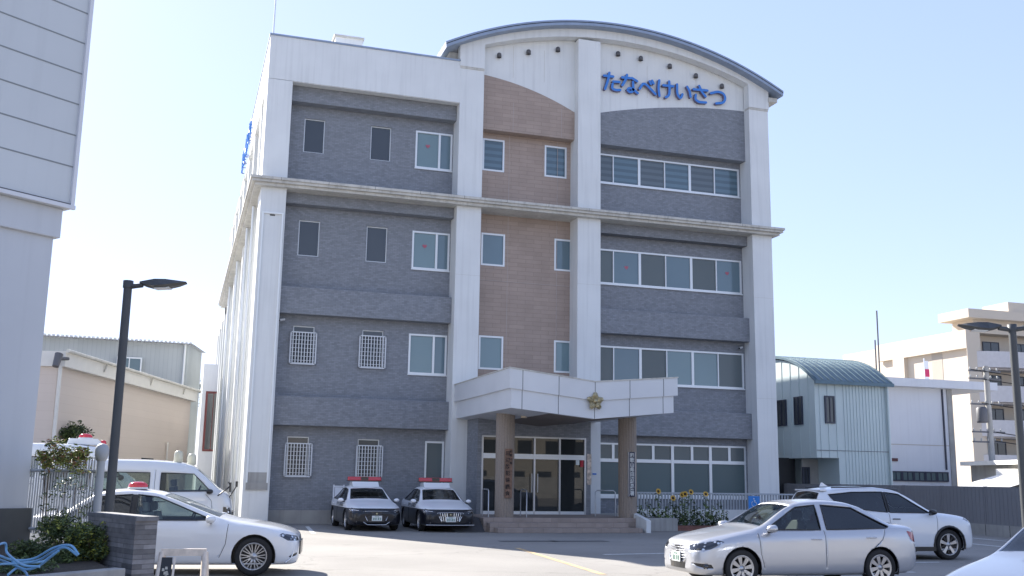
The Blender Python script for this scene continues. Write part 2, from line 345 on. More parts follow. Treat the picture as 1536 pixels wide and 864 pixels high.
# roof
mb=MB(); ri=RC[2]-.20
xl,xr=5.98,19.62
top=arc(*RC,xl,xr,56); bot=arc(RC[0],RC[1],ri,xl+.03,xr-.03,56)
mb.prism(top+bot[::-1],'y',-.38,15.,M_metalroof)
for y in (-.384,): 
    t2=arc(RC[0],RC[1],RC[2]-.07,xl+.01,xr-.01,56); b2=arc(RC[0],RC[1],RC[2]-.095,xl+.01,xr-.01,56)
    mb.prism(t2+b2[::-1],'y',-.39,-.378,M_dark)
for k in range(30):   # standing seams
    y=.2+k*.5; mb.prism(arc(RC[0],RC[1],RC[2]+.03,xl,xr,40)+arc(RC[0],RC[1],RC[2]-.01,xl,xr,40)[::-1],'y',y-.015,y+.015,M_metalroof)
o=mb.build('roof',M_metalroof,ps)
mb=MB(); mb.box(6.15,6.62,.35,14.8,16.20,16.35,M_ledge); mb.box(6.3,6.62,.35,14.8,15.3,16.6,M_ledge); mb.build('eave_soffit',M_ledge,ps); mb=MB(); mb.box(19.13,19.5,-.1,14.8,16.25,16.42,M_ledge); mb.build('eave_soffit',M_ledge,ps)
# --- left flank: piers, recessed wall, pipes ---
mb=MB()
for k in range(11):
    y=2.9+k*3.3
    zt=14.6 if y<25.5 else 10.8
    mb.box(0,.5,y,y+.55,0,10.83,M_white)
    if zt>11: mb.box(.02,.5,y,y+.55,11.11,14.9,M_white)
mb.box(0.02,.5,9.2,26,14.6,14.9,M_white); mb.box(0.02,.5,26,38,10.4,10.8,M_white); mb.box(.0,.5,37.4,38,0,10.4,M_white)
mb.build('flank_pier',M_white,ps)
mb=MB(); wins=[]
for k in range(11):
    y=3.9+k*3.3
    if y+1.8>37.2: break
    for z in (1.2,4.9,8.5,12.2):
        if z>11 and y>25: continue
        wins.append((y,y+1.8,z,z+1.3))
for w in wins:
    mb=MB(); mb.box(.47,.499,w[0],w[1],w[2],w[3],G_teal); mb.box(.45,.47,w[0]-.06,w[1]+.06,w[2]-.06,w[2],M_alu); mb.box(.45,.47,w[0]-.06,w[1]+.06,w[3],w[3]+.06,M_alu)
    mb.build('window',G_teal,ps)
mb=MB()
for y in (2.6,6.,12.6,19.2):
    for q in ([(-.06,y,0),(-.06,y,10.8)],[(.3,y,11.1),(.3,y,14.8)]):
        mb=MB(); mb.tube(q,.05,M_alu,8); mb.build('downpipe',M_alu,ps)
# shallow framed niche on the corner column
a=onY(398,322,0); b=onY(425,322,0); zb_=onY(385,724,0).z; zt_=onY(410,321,0).z
x0,x1=.13,.71; M_wbr=mat('bright_metal_trim',(.80,.82,.82),.4)
mb=MB(); mb.box(x0-.05,x0,-.06,-.002,zb_,zt_,M_wbr); mb.box(x1,x1+.05,-.06,-.002,zb_,zt_,M_wbr); mb.box(x0-.05,x1+.05,-.061,-.002,zt_,zt_+.05,M_wbr)
mb.box(x0-.04,x1+.04,-.06,-.002,zb_-.22,zb_,M_conc); mb.box(x0+.2,x1-.22,-.02,-.002,zt_-.06,zt_-.02,M_dark)
mb.box(x0,x1,-.006,-.001,zb_+.0,zb_+.32,M_conc)
mb.build('pipe_casing',M_alu,ps)
# --- windows ---
def window(w,y,divs=(),panes=None,fw=.045,dep=.05,proud=.012,mid=None,frame=M_alu,thick=None):
    """frame (part) with its panes (sub-parts)"""
    x0,x1,z0,z1=w; mb=MB(); yf=y-proud; yb=y+dep
    mb.box(x0-.012,x0+fw,yf,yb,z0-.012,z1+.012,frame); mb.box(x1-fw,x1+.012,yf,yb,z0-.012,z1+.012,frame)
    mb.box(x0+fw,x1-fw,yf+.001,yb,z0-.012,z0+fw,frame); mb.box(x0+fw,x1-fw,yf+.001,yb,z1-fw,z1+.012,frame)
    cuts=[x0+fw]
    for d in divs:
        xx,ww=d if isinstance(d,tuple) else (d,fw*.8)
        mb.box(xx-ww/2,xx+ww/2,yf+.004,yb,z0+fw,z1-fw,frame); cuts+=[xx-ww/2,xx+ww/2]
    cuts.append(x1-fw)
    fr=mb.build('window',frame,ps)
    for i in range(0,len(cuts),2):
        a,b=cuts[i],cuts[i+1]; p=MB(); pm=(panes[i//2] if panes else G_teal)
        yy=y+.03+(.015 if (i//2)%2==0 and len(cuts)>3 else 0)
        p.box(a-.01,b+.01,yy,yy+.01,z0+fw-.01,z1-fw+.01,pm); p.build('pane',pm,fr)
    return fr
heart_m=mat('red_sticker',(.45,.12,.17),.6)
def heart(x,z,y,par,s=.09):
    pts=[]
    for k in range(20):
        t=2*math.pi*k/20; pts.append((x+s*.062*16*math.sin(t)**3,z+s*.062*(13*math.cos(t)-5*math.cos(2*t)-2*math.cos(3*t)-math.cos(4*t))))
    m_=MB(); m_.prism(pts,'y',y-.004,y,heart_m); m_.build('sticker',heart_m,par)
for i,w in enumerate(left_small):
    window(w,YW+.06,[],[G_dark],fw=.03,proud=.0)
for i,w in enumerate(left_slide):
    xm=w[0]+(w[1]-w[0])*.655
    f_=window(w,YW,[(xm,.075)],[G_teal2,G_teal],fw=.05)
    if i<2: heart(w[0]+.42*(w[1]-w[0])*.8,w[2]+.62*(w[3]-w[2]),YW+.03,f_,.08)
    mb=MB(); mb.box(w[0]-.03,w[1]+.03,YW-.05,YW-.013,w[2]-.05,w[2]-.013,M_alu); mb.build('window_sill',M_alu,f_)
window(left_door,YW,[],[G_dim],fw=.05)
ctrm=[G_slat,G_slat,G_teal,G_teal,G_teal2,G_teal2]
for i,w in enumerate(ctr): window(w,YW-.02,[],[ctrm[i]],fw=.05)
rp=[[G_slatd,G_slat,G_slatd,G_slat,G_slatd,G_slat],[G_dim,G_teal,G_dim,G_teal,G_dim,G_teal],[G_dim,G_teal,G_dim,G_teal2,G_teal2,G_dim]]
for i,w in enumerate(rs[:3]):
    x0=XR-6*(XR-(12.10))/5.72; wd=(XR-x0)/6
    dv=[(x0+wd,.04),(x0+2*wd,.10),(x0+3*wd,.04),(x0+4*wd,.10),(x0+5*wd,.04)]
    f_=window(w,YW,dv,rp[i],fw=.05)
    if i==1: heart(x0+1.5*wd,w[2]+.52*(w[3]-w[2]),YW+.03,f_,.08); heart(x0+5.45*wd,w[2]+.6*(w[3]-w[2]),YW+.025,f_,.08)
    mb=MB(); mb.box(w[0],w[1]+.03,YW-.06,YW-.013,w[2]-.05,w[2]-.013,M_alu); mb.build('window_sill',M_alu,f_)
# ground floor office glazing with transoms
w=rs[3]; x0,x1,z0,z1=w; zt=onY(1010,692,YW).z
big=[onY(x,720,YW).x for x in (951,1009,1066)]
small=[onY(x,680,YW).x for x in (919.8,979.8,1038,1094)]
mb=MB()
for a,b,c,d in ((x0,x0+.05,z0,z1),(x1-.05,x1,z0,z1),(x0,x1,z0-.02,z0+.06),(x0,x1,z1-.05,z1+.012),(x0,x1,zt-.07,zt+.05)): mb.box(a,b,YW-.012+random.random()*.004,YW+.06,c,d,M_alu)
for x in big: mb.box(x-.055,x+.055,YW-.02,YW+.06,z0,z1,M_alu)
for x in small: mb.box(x-.05,x+.05,YW-.006,YW+.06,zt,z1,M_alu)
f_=mb.build('window',M_alu,ps)
for a,b in zip([x0]+big,big+[x1]):
    p=MB(); p.box(a,b,YW+.03,YW+.04,z0,zt,G_office); p.build('pane',G_office,f_)
    p=MB(); p.box(a,b,YW+.03,YW+.04,zt,z1,G_dim); p.build('pane',G_dim,f_)
mb=MB(); mb.box(x0,x1+.03,YW-.08,YW-.013,z0-.09,z0-.02,M_alu); mb.build('window_sill',M_alu,f_)
# security grilles on the lower left windows
for l,t,r,b in ((434.5,497.7,474.6,546.6),(538.3,503.5,578.8,552.7),(426.3,664.4,467.8,715.6),(533.7,667.8,574,717)):
    a0,a1,c0,c1=rect(l,t,r,b,YW-.1); mb=MB(); y0,y1=YW-.12,YW-.09
    for bx in ((a0,a0+.035,c0,c1),(a1-.035,a1,c0,c1),(a0,a1,c0,c0+.035),(a0,a1,c1-.035,c1)): mb.box(bx[0],bx[1],y0,y1,bx[2],bx[3],M_grille)
    n=9
    for k in range(1,n): x=a0+(a1-a0)*k/n; mb.box(x-.013,x+.013,y0+.005,y1-.005,c0,c1,M_grille)
    for k in range(1,8): z=c0+(c1-c0)*k/8; mb.box(a0,a1,y1-.014,y1-.002,z-.006,z+.006,M_grille)
    for x in (a0+.05,a1-.05):
        for z in (c0+.08,c1-.08): mb.box(x-.01,x+.01,y1,YW,z-.01,z+.01,M_grille)
    mb.build('window_grille',M_grille,ps)
# gable downlights, small wall lamps
M_lampg=mat('lamp_body_grey',(.10,.10,.11),.5)
for q in [(748,84),(792,79),(836,75),(926,81.5),(960,88.5),(1003.5,100),(1042.5,114.5),(1081.5,130)]:
    p=onY(*q,YB-.02); mb=MB()
    mb.lathe([(.001,.09),(.05,.085),(.08,.05),(.085,0),(.085,-.09),(.07,-.09),(.07,0)],M_lampg,14,Matrix.Translation(p+Vector((0,-.07,0))))
    mb.box(p.x-.03,p.x+.03,p.y-.05,p.y+.02,p.z-.02,p.z+.03,M_lampg); mb.build('gable_lamp',M_lampg,ps)
# CCTV cameras
M_cctv=mat('camera_shell',(.6,.6,.6),.4)
for q in ((424,480),(1111.5,522)):
    p=onY(*q,YW-.18); mb=MB(); mb.tube([p+Vector((0,.18,.05)),p+Vector((0,.02,.03))],.018,M_cctv); mb.tube([p+Vector((-.1,-.06,-.02)),p+Vector((.06,.02,.03))],.04,M_cctv,10)
    mb.tube([p+Vector((-.115,-.068,-.026)),p+Vector((-.1,-.06,-.02))],.034,M_dark,10); mb.build('security_camera',M_cctv,ps)
# antenna + roof hatch box
mb=MB(); p=onY(410,50,.3); mb.tube([(p.x,.3,16.1),(p.x+.02,.3,19.5)],[.03,.018],M_alu,6); mb.build('roof_mast',M_alu,ps)
a=onY(503,62,2.); mb=MB(); mb.box(a.x,onY(544,64,2.).x,2.,3.2,15.5,onY(520,57,2.).z,M_white); mb.box(a.x-.05,onY(544,64,2.).x+.05,1.95,3.25,onY(520,57,2.).z,onY(520,57,2.).z+.08,M_ledge); mb.build('roof_hatch',M_white,ps)
# --- sign letters: brush strokes as raised bars ---
M_blue=mat('sign_blue',(.04,.20,.60),.4)
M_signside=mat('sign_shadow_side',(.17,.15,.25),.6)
def bez(pts,n=10):
    out=[]
    P=[Vector((*p,0)) for p in pts]
    P=[P[0]*2-P[1]]+P+[P[-1]*2-P[-2]]
    for i in range(1,len(P)-2):
        for k in range(n):
            t=k/n; a,b,c,d=P[i-1],P[i],P[i+1],P[i+2]
            out.append(.5*((2*b)+(c-a)*t+(2*a-5*b+4*c-d)*t*t+(3*b-a-3*c+d)*t*t*t))
    out.append(P[-2]); return out
GL={ # 1x1 box strokes
'ta':[[(.02,.78),(.55,.80)],[(.33,.98),(.26,.6),(.08,.04)],[(.56,.52),(.92,.54)],[(.52,.38),(.50,.14),(.68,.06),(.96,.09)]],
'na':[[(.04,.80),(.52,.82)],[(.33,.98),(.22,.65),(.05,.35)],[(.62,.84),(.92,.70)],[(.68,.62),(.69,.3),(.66,.1),(.5,.03),(.36,.13),(.5,.25),(.72,.17),(.95,.03)]],
'be':[[(.02,.36),(.32,.68),(.97,.18)],[(.62,.86),(.70,.72)],[(.77,.92),(.85,.78)]],
'ke':[[(.12,.95),(.07,.5),(.12,.06)],[(.36,.70),(.96,.72)],[(.72,.97),(.73,.4),(.66,.14),(.5,.03)]],
'i':[[(.10,.85),(.11,.35),(.24,.12),(.34,.14),(.42,.32)],[(.72,.80),(.86,.55),(.92,.25)]],
'sa':[[(.06,.74),(.92,.78)],[(.42,.98),(.58,.66),(.80,.42)],[(.20,.44),(.18,.18),(.40,.05),(.82,.07)]],
'tsu':[[(.03,.62),(.45,.76),(.80,.70),(.92,.45),(.78,.18),(.35,.07)]]}
zc=lambda x: None
cen=[('ta',(918,123)),('na',(944.5,126)),('be',(971,131.5)),('ke',(998,134)),('i',(1025,137.5)),('sa',(1050.5,142)),('tsu',(1077,145))]
for nm,q in cen:
    c=onY(*q,YB-.12); S_=.70; mb=MB()
    for st in GL[nm]:
        pts=bez(st,6) if len(st)>2 else [Vector((*st[0],0)),Vector((*st[1],0))]
        P3=[Vector((c.x+(p.x-.5)*S_*1.0,0,c.z+(p.y-.5)*S_)) for p in pts]
        hw=.048
        # flat round-ended bar
        vsL=[];vsR=[]
        for i,p in enumerate(P3):
            t=(P3[min(i+1,len(P3)-1)]-P3[max(i-1,0)]).normalized(); n=Vector((-t.z,0,t.x)); vsL.append(p+n*hw); vsR.append(p-n*hw)
        def capr(p,t):
            n=Vector((-t.z,0,t.x)); return [p+(n*math.cos(a)+t*math.sin(a))*hw for a in [math.pi*k/6 for k in range(1,6)]]
        tE=(P3[-1]-P3[-2]).normalized(); tS=(P3[0]-P3[1]).normalized()
        ring=[(v.x,v.z) for v in vsL+capr(P3[-1],tE)+vsR[::-1]+capr(P3[0],tS)]
        n=len(ring); nl=len(P3)
        y0,y1=YB-.16,YB-.03
        yy=y0+random.random()*.002
        vs=[(x,yy,z) for x,z in ring]+[(x,y1,z) for x,z in ring]
        # face as strip quads + end fans
        fs=[]
        L_=list(range(nl)); Rr=[nl+5+(nl-1-i) for i in range(nl)]
        for i in range(nl-1): fs.append((L_[i],L_[i+1],Rr[i+1],Rr[i]))
        fs.append(tuple([L_[-1]]+list(range(nl,nl+5))+[Rr[-1]])); fs.append(tuple([Rr[0]]+list(range(2*nl+5,2*nl+10))+[L_[0]]))
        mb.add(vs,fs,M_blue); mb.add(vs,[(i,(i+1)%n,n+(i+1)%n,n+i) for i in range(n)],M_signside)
    mb.build('sign_letter',M_blue,ps)
# raised letters along the left flank, seen edge-on from the car park
a_=onX(379,172,-.05); b_=onX(366,244,-.05)
for i,nm in enumerate(('ta','na','be','ke','i','sa','tsu')):
    yc_=b_.y+(a_.y-b_.y)*(i/6); zc_=15.45; mb=MB()
    for st in GL[nm]:
        pts=bez(st,6) if len(st)>2 else [Vector((*st[0],0)),Vector((*st[1],0))]
        P3=[Vector((-.10,yc_-(p.x-.5)*.9,zc_+(p.y-.5)*.9)) for p in pts]
        mb.tube(P3,.035,M_blue,6)
        mb.tube([P3[0],P3[0]+Vector((.12,0,0))],.02,M_signside,5); mb.tube([P3[-1],P3[-1]+Vector((.12,0,0))],.02,M_signside,5)
    mb.build('sign_letter',M_blue,ps)
# --- entrance: steps, platform, vestibule, canopy, columns ---
ZP=.40; YP=-4.2
M_step=mat('step_stone',(.33,.27,.235),.7,brick=(.6,.14,.006,.08),var=.1,vscale=4)
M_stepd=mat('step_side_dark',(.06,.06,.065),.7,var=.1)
xl_,xr_=onZ(750,800).x-.0,onZ(975,800).x
mb=MB()
mb.box(xl_-.25,11.6,YP,YW+.1,0,ZP,M_step)
mb.box(xl_-.15,xr_-.45,YP-.35,YP,0,ZP*2/3,M_step); mb.box(xl_-.02,xr_-.15,YP-.7,YP-.35,0,ZP/3,M_step)
mb.box(11.6,13.,YP+.3,YW-.1,0,ZP-.01,M_conc)
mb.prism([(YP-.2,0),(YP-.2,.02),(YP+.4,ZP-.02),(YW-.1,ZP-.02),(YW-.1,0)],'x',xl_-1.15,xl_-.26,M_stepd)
mb.build('entrance_steps',M_step,ps,bevel=.01)
mb=MB(); mb.prism([(YP-.75,0),(YP-.75,.36),(YP-.5,.42),(YP+1.4,.75),(YP+1.4,0)],'x',xr_-.05,xr_+.1,M_white); mb.build('ramp_side_wall',M_white,ps,bevel=.01)
YV=-1.3; vx0,vx1=7.2,11.13
gx0,gx1=onY(722,700,YV).x,onY(879,700,YV).x; gzt=onY(800,655,YV).z
mb=MB(); wall_grid(mb,vx0,vx1,ZP,3.9,YV,[(gx0,gx1,ZP+.001,gzt)],.25,M_grey); 
mb.box(vx0,vx0+.2,YV+.001,YW-.03,ZP,3.9,M_grey); mb.box(vx1-.2,vx1,YV+.001,YW-.03,ZP,3.9,M_grey); mb.box(vx0,vx1,YV,YW,3.9,3.95,M_grey)
mb.box(vx0+.2,vx1-.2,YW-.2,YW-.03,ZP,3.9,M_dark); 
tag(mb.build('vestibule',M_grey,ps),'grey tiled porch walls around the glass doors')
M_entr=mat('entrance_glass',(.028,.032,.034),.015,spec=.45)
# stainless door frames
mb=MB(); ft=.05
tr=onY(800,684.5,YV).z
mx_=[onY(q,720,YV).x for q in (757,801.5,839.5)]
for x in [gx0+.03]+mx_+[gx1-.03]: mb.box(x-.03,x+.03,YV-.01,YV+.09,ZP,gzt,M_steel)
mb.box(gx0+.06,gx1-.06,YV-.008,YV+.09,gzt-.05,gzt,M_steel); mb.box(gx0+.06,gx1-.06,YV-.02,YV+.1,tr-.09,tr+.07,M_alu)
mb.box(gx0+.06,gx1-.06,YV-.006,YV+.08,ZP+.0,ZP+.1,M_alu)
dr=mb.build('entrance_door',M_steel,ps)
xs_=[gx0+.06]+mx_+[gx1-.06]
for a,b in zip(xs_,xs_[1:]):
    p=MB(); p.add([(a,YV+.04,ZP+.1),(b,YV+.045+.01,ZP+.1),(b,YV+.045+.01,tr-.09),(a,YV+.04,tr-.09)],[(0,1,2,3)],M_entr); p.add([(a,YV+.04,tr+.07),(b,YV+.05,tr+.07),(b,YV+.05,gzt-.05),(a,YV+.04,gzt-.05)],[(0,1,2,3)],M_entr); p.build('pane',M_entr,dr)
mb=MB()
for x in (mx_[1]+.1,mx_[1]-.1): mb.tube([(x,YV-.05,1.1),(x,YV-.05,1.7)],.014,M_steel)
mb.build('door_handle',M_steel,dr)
M_notice=mat('notice_red',(.5,.03,.05),.6); M_noticew=mat('notice_white',(.7,.75,.75),.6)
mb=MB(); p=onY(875,695,YV); mb.box(p.x-.1,p.x+.0,YV-.004,YV+.03,p.z-.12,p.z+.1,M_notice)
p=onY(869,693,YV); mb.box(p.x-.12,p.x+.0,YV-.003,YV+.03,p.z-.1,p.z+.1,M_noticew); mb.build('notice',M_notice,dr)
# hazard poster strip beside the door
mb=MB(); p=onY(883.5,700,YV); q0=onY(883.5,727,YV).z; q1=onY(883.5,681,YV).z
M_post=mat('poster',(.6,.5,.42),.6,var=.5,vscale=9)
mb.box(p.x-.07,p.x+.08,YV-.012,YV-.002,q0,q1,M_post); mb.build('poster',M_post,ps)
p=onY(891.5,711,0); mb=MB(); mb.box(p.x-.07,p.x+.07,-.02,-.001,p.z-.025,p.z+.025,M_blue); mb.build('small_wall_plate',M_blue,ps)
# canopy: butterfly fascia, two tiers
can=ps; YF=-6.1; cx0,cxm,cx1=6.72,9.31,11.86
zt0,ztm,zt1=4.59,4.30,4.54; zm0,zmm,zm1=4.03,3.77,4.02; zb0,zbm,zb1=3.48,3.25,3.51
mb=MB()
def tier(xa,xm,xb,za,zm_,zb2,ya,yf,lo):
    return [(xa,yf,za),(xm,yf,zm_),(xb,yf,zb2)]
def tierbox(xa,xb,yf,top,botm,m):
    # top=(za,zm,zb), botm=(..)
    vs=[]
    for y in (yf,-.01):
        vs+=[(xa,y,top[0]),(cxm,y,top[1]),(xb,y,top[2]),(xb,y,botm[2]),(cxm,y,botm[1]),(xa,y,botm[0])]
    fs=[(0,1,4,5),(1,2,3,4),(6,7,10,11),(7,8,9,10),(0,6,7,1),(1,7,8,2),(2,8,9,3),(3,9,10,4),(4,10,11,5),(5,11,6,0)]
    mb.add(vs,fs,m)
tierbox(cx0-.0,cx1+.08,YF,(zt0,ztm,zt1),(zm0,zmm,zm1),M_white2)
tierbox(cx0+.07,cx1-.04,YF+.05,(zm0-.001,zmm-.001,zm1-.001),(zb0,zbm,zb1),M_white2)
# joints
def jz(x,a,mm,b): return a+(mm-a)*(x-cx0)/(cxm-cx0) if x<cxm else mm+(b-mm)*(x-cxm)/(cx1-cxm)
for px in (784,838.5,892.8,945,995.5):
    x=onY(px,590,YF).x
    mb.add([(x-.008,YF-.002,jz(x,zm0,zmm,zm1)),(x+.008,YF-.002,jz(x,zm0,zmm,zm1)),(x+.008,YF-.002,jz(x,zt0,ztm,zt1)),(x-.008,YF-.002,jz(x,zt0,ztm,zt1))],[(0,1,2,3)],M_dark)
    mb.add([(x-.008,YF+.048,jz(x,zb0,zbm,zb1)),(x+.008,YF+.048,jz(x,zb0,zbm,zb1)),(x+.008,YF+.048,jz(x,zm0,zmm,zm1)),(x-.008,YF+.048,jz(x,zm0,zmm,zm1))],[(0,1,2,3)],M_dark)
# metal drip along the top edge
for (a,za),(b,zb_) in (((cx0-.02,zt0),(cxm,ztm)),((cxm,ztm),(cx1+.1,zt1))):
    mb.add([(a,YF-.02,za),(b,YF-.02,zb_),(b,YF-.02,zb_+.035),(a,YF-.02,za+.035),(a,-.01,za),(b,-.01,zb_),(b,-.01,zb_+.035),(a,-.01,za+.035)],[(0,1,2,3),(4,5,6,7),(3,2,6,7),(0,1,5,4),(0,3,7,4),(1,2,6,5)],M_ledge)
cn=mb.build('canopy',M_white2,ps)
mb=MB()
vs=[]
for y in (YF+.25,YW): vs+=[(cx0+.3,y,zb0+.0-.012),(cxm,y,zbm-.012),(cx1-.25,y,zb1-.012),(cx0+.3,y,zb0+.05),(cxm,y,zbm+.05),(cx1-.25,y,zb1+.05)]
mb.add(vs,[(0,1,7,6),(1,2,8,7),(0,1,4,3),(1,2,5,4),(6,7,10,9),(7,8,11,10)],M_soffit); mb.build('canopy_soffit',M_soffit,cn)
M_lit=mat('downlight_rim',(.6,.5,.38),.4)
mb=MB(); p=onZ(786,625,3.37); mb.lathe([(.001,0),(.09,0),(.09,.06)],M_lit,16,Matrix.Translation((p.x,p.y,3.33))); mb.build('downlight',M_lit,cn)
# emblem: five-petal gilt star
M_gold=mat('gilt',(.42,.36,.22),.4,metal=.7,var=.2,vscale=20)
mb=MB(); p=onY(893,602,YF-.05); ex,ez=p.x,p.z
def petal(a0,r0,r1,wd,y0,y1):
    t=Vector((math.sin(a0),0,math.cos(a0)));n=Vector((t.z,0,-t.x)); c=Vector((ex,0,ez))
    ring=[c+t*r0-n*wd*.25,c+t*(r0+r1)*.5-n*wd,c+t*r1-n*wd*.4,c+t*(r1-.012),c+t*r1+n*wd*.4,c+t*(r0+r1)*.5+n*wd,c+t*r0+n*wd*.25]
    mid=c+t*(r0+r1)*.55
    vs=[Vector((v.x,y1,v.z)) for v in ring]+[Vector((v.x,(y0+y1)/2,v.z)) for v in ring]+[Vector((mid.x,y0,mid.z))]
    k=len(ring); mb.add(vs,[(i,(i+1)%k,k+(i+1)%k,k+i) for i in range(k)]+[(k+i,k+(i+1)%k,2*k) for i in range(k)],M_gold)
for k in range(5):
    petal(2*math.pi*k/5,.05,.26,.085,YF-.10,YF-.03); petal(2*math.pi*(k+.5)/5,.04,.185,.05,YF-.07,YF-.02)
    for s_ in (-.22,.22): petal(2*math.pi*k/5+s_,.08,.235,.03,YF-.115,YF-.04)
mb.lathe([(.001,.13),(.05,.12),(.07,.08),(.075,.03)],M_gold,16,Matrix.Translation((ex,YF-.0,ez))@Matrix.Rotation(R(90),4,'X'))
em=mb.build('emblem',M_gold,cn)
# round columns
for px,nm in ((756,0),(941.5,1)):
    c=onY(px,774,YP+.42); mb=MB(); r=.285; n=40; prof=[]
    vs=[];fs=[]
    for z in (ZP,3.5):
        for k in range(n*2):
            a=2*math.pi*k/(n*2); rr=r-(.012 if k%4==0 else 0); vs.append((c.x+rr*math.cos(a),YP+.42+rr*math.sin(a),z))
    fs=[(k,(k+1)%(2*n),2*n+(k+1)%(2*n),2*n+k) for k in range(2*n)]
    mb.add(vs,fs,M_granite,False)
    o=mb.build('round_column',M_granite,ps)
    # name board hung on the column
    FRONT=YP+.42-r-.03
    if nm==0:
        M_board=mat('wooden_board',(.20,.115,.075),.6,var=.3,vscale=14); M_ink=mat('ink',(.02,.015,.015),.7)
        bx=onY(763,715,FRONT).x; z0=onY(763,747,FRONT).z; z1=onY(763,673,FRONT).z; wd=.21
        b=MB(); b.box(bx-wd/2,bx+wd/2,FRONT-.03,FRONT+.06,z0,z1,M_board); bo=b.build('name_board',M_board,o,bevel=.01)
        texts=[('田辺防犯協議会',bx-.045,z1-.04,(z1-z0-.08)/7,.14,M_ink),('和歌山県',bx+.055,z1-.03,.11,.085,M_ink)]
    else:
        M_plate=mat('dark_plate',(.012,.016,.05),.4); M_ink2=mat('white_letter',(.62,.64,.62),.5)
        bx=onY(947.5,715,FRONT).x; z0=onY(947,745,FRONT).z; z1=onY(947,678,FRONT).z; wd=.20
        b=MB(); b.box(bx-wd/2,bx+wd/2,FRONT-.03,FRONT+.08,z0,z1,M_plate); b.box(bx-wd/2-.012,bx-wd/2,FRONT-.032,FRONT+.08,z0,z1,M_steel); b.box(bx+wd/2,bx+wd/2+.012,FRONT-.032,FRONT+.08,z0,z1,M_steel); bo=b.build('name_board',M_plate,o)
        texts=[('和歌山県田辺警察署',bx,z1-.03,(z1-z0-.06)/9,.145,M_ink2)]
    for body,tx,tz,pitch,size,mm in texts:
        allv=MB()
        for i,ch in enumerate(body):
            cu=bpy.data.curves.new('glyph','FONT'); cu.body=ch; cu.size=size; cu.align_x='CENTER'; cu.extrude=.004; cu.resolution_u=2; cu.offset=size*.02
            to=bpy.data.objects.new('glyph',cu); col.objects.link(to)
            dg=bpy.context.evaluated_depsgraph_get(); me=bpy.data.meshes.new_from_object(to.evaluated_get(dg))
            zc_=tz-pitch*(i+.5)-size*.36
            allv.add([(tx+v.co.x,FRONT-.034-v.co.z,zc_+v.co.y) for v in me.vertices],[tuple(p.vertices) for p in me.polygons],mm)
            bpy.data.objects.remove(to); bpy.data.meshes.remove(me); bpy.data.curves.remove(cu)
        allv.build('lettering',mm,bo)
# stainless rails by the doors
def rail(pts,name='handrail'):
    mb=MB()
    mb.tube(pts,.019,M_steel); return mb
for qa in (((724,745),(733,745)),((781,745),(790,750)),((893,742),(923,742))):
    (p0,p1)=qa; ya=YP+1.6; yb_=YP+.5
    a=onY(*p0,ya);b=onY(*p1,yb_ if qa[0][0]!=893 else ya)
    zz=ZP+.8
    mb=MB(); mb.tube([(a.x,a.y,ZP),(a.x,a.y,zz-.05),(a.x+(b.x-a.x)*.1,a.y+(b.y-a.y)*.1,zz),(b.x-(b.x-a.x)*.1,b.y-(b.y-a.y)*.1,zz),(b.x,b.y,zz-.05),(b.x,b.y,ZP)],.019,M_steel)
    mb.build('handrail',M_steel,ps)
# ================= neighbouring buildings on the right =================
M_tealw=mat('pale_teal_panel',(.52,.60,.60),.55,var=.04,vscale=.6)
M_tealr=mat('teal_roof',(.10,.16,.20),.45,metal=.3,var=.1)
M_winframe=mat('dark_frame',(.03,.035,.06),.4)
M_wh=mat('white_wall',(.66,.67,.70),.7,var=.04,vscale=.4,streak=.06)
M_beige=mat('beige_wall',(.62,.54,.44),.8,var=.04,vscale=.2)
M_beige2=mat('beige_panel_dark',(.45,.40,.34),.8)
M_balc=mat('balcony_white',(.60,.58,.58),.8,var=.04)
def window_part(par,mbfn,name='window'): pass
def flat_window(par,x0,x1,y,z0,z1,fm=None,gm=None,axis='y',fw=.07):
    fm=fm or M_winframe; gm=gm or G_dim; mb=MB()
    def bx(a,b,c,d,e,g,m): (mb.box(a,b,e,g,c,d,m) if axis=='y' else mb.box(e,g,a,b,c,d,m))
    for r in ((x0-fw,x0,z0-fw,z1+fw),(x1,x1+fw,z0-fw,z1+fw),(x0,x1,z0-fw,z0),(x0,x1,z1,z1+fw),((x0+x1)/2-.02,(x0+x1)/2+.02,z0,z1)): bx(*r,y-.05,y+.02,fm)
    f=mb.build('window',fm,par)
    mb=MB(); bx(x0,x1,z0,z1,y-.02,y+.01,gm); mb.build('pane',gm,f)
tb=thing('barrel_roof_annex','small two storey annex of pale teal ribbed panels under a blue barrel roof','building')
ty=6.12; tx0=24.92; tx1=onY(1331,573,ty).x; tz=onY(1221,569,ty).z
tzl=onY(1230,686,ty).z; txo=onY(1259,700,ty).x
TD=7.0  # depth of the barrel
r_=(1.25**2+(TD/2)**2)/(2*1.25)
def tarc(y): return tz+1.25-r_+math.sqrt(max(0,r_*r_-(y-ty-TD/2)**2))
mb=MB()
mb.add([(tx0,ty,tzl),(txo,ty,tzl),(txo,ty,0),(tx1,ty,0),(tx1,ty,tz),(tx0,ty,tz)],[(0,1,2,3,4,5)],M_tealw)
n=16; ys=[ty+TD*i/n for i in range(n+1)]
side=[(tx0,y,tarc(y)-.05) for y in ys]
mb.add([(tx0,ty,tzl)]+side+[(tx0,ty+TD,tzl)],[tuple(range(n+3))],M_tealw)
mb.add([(tx1,ty,0)]+[(tx1,y,tarc(y)-.05) for y in ys]+[(tx1,ty+TD,0)],[tuple(range(n+3))],M_tealw)
mb.box(tx0,txo,ty+.01,ty+TD-.01,tzl-.02,tzl-.001,M_tealw)
mb.add([(txo,ty,0),(txo,ty+TD,0),(txo,ty+TD,tzl),(txo,ty,tzl)],[(0,1,2,3)],M_tealw)
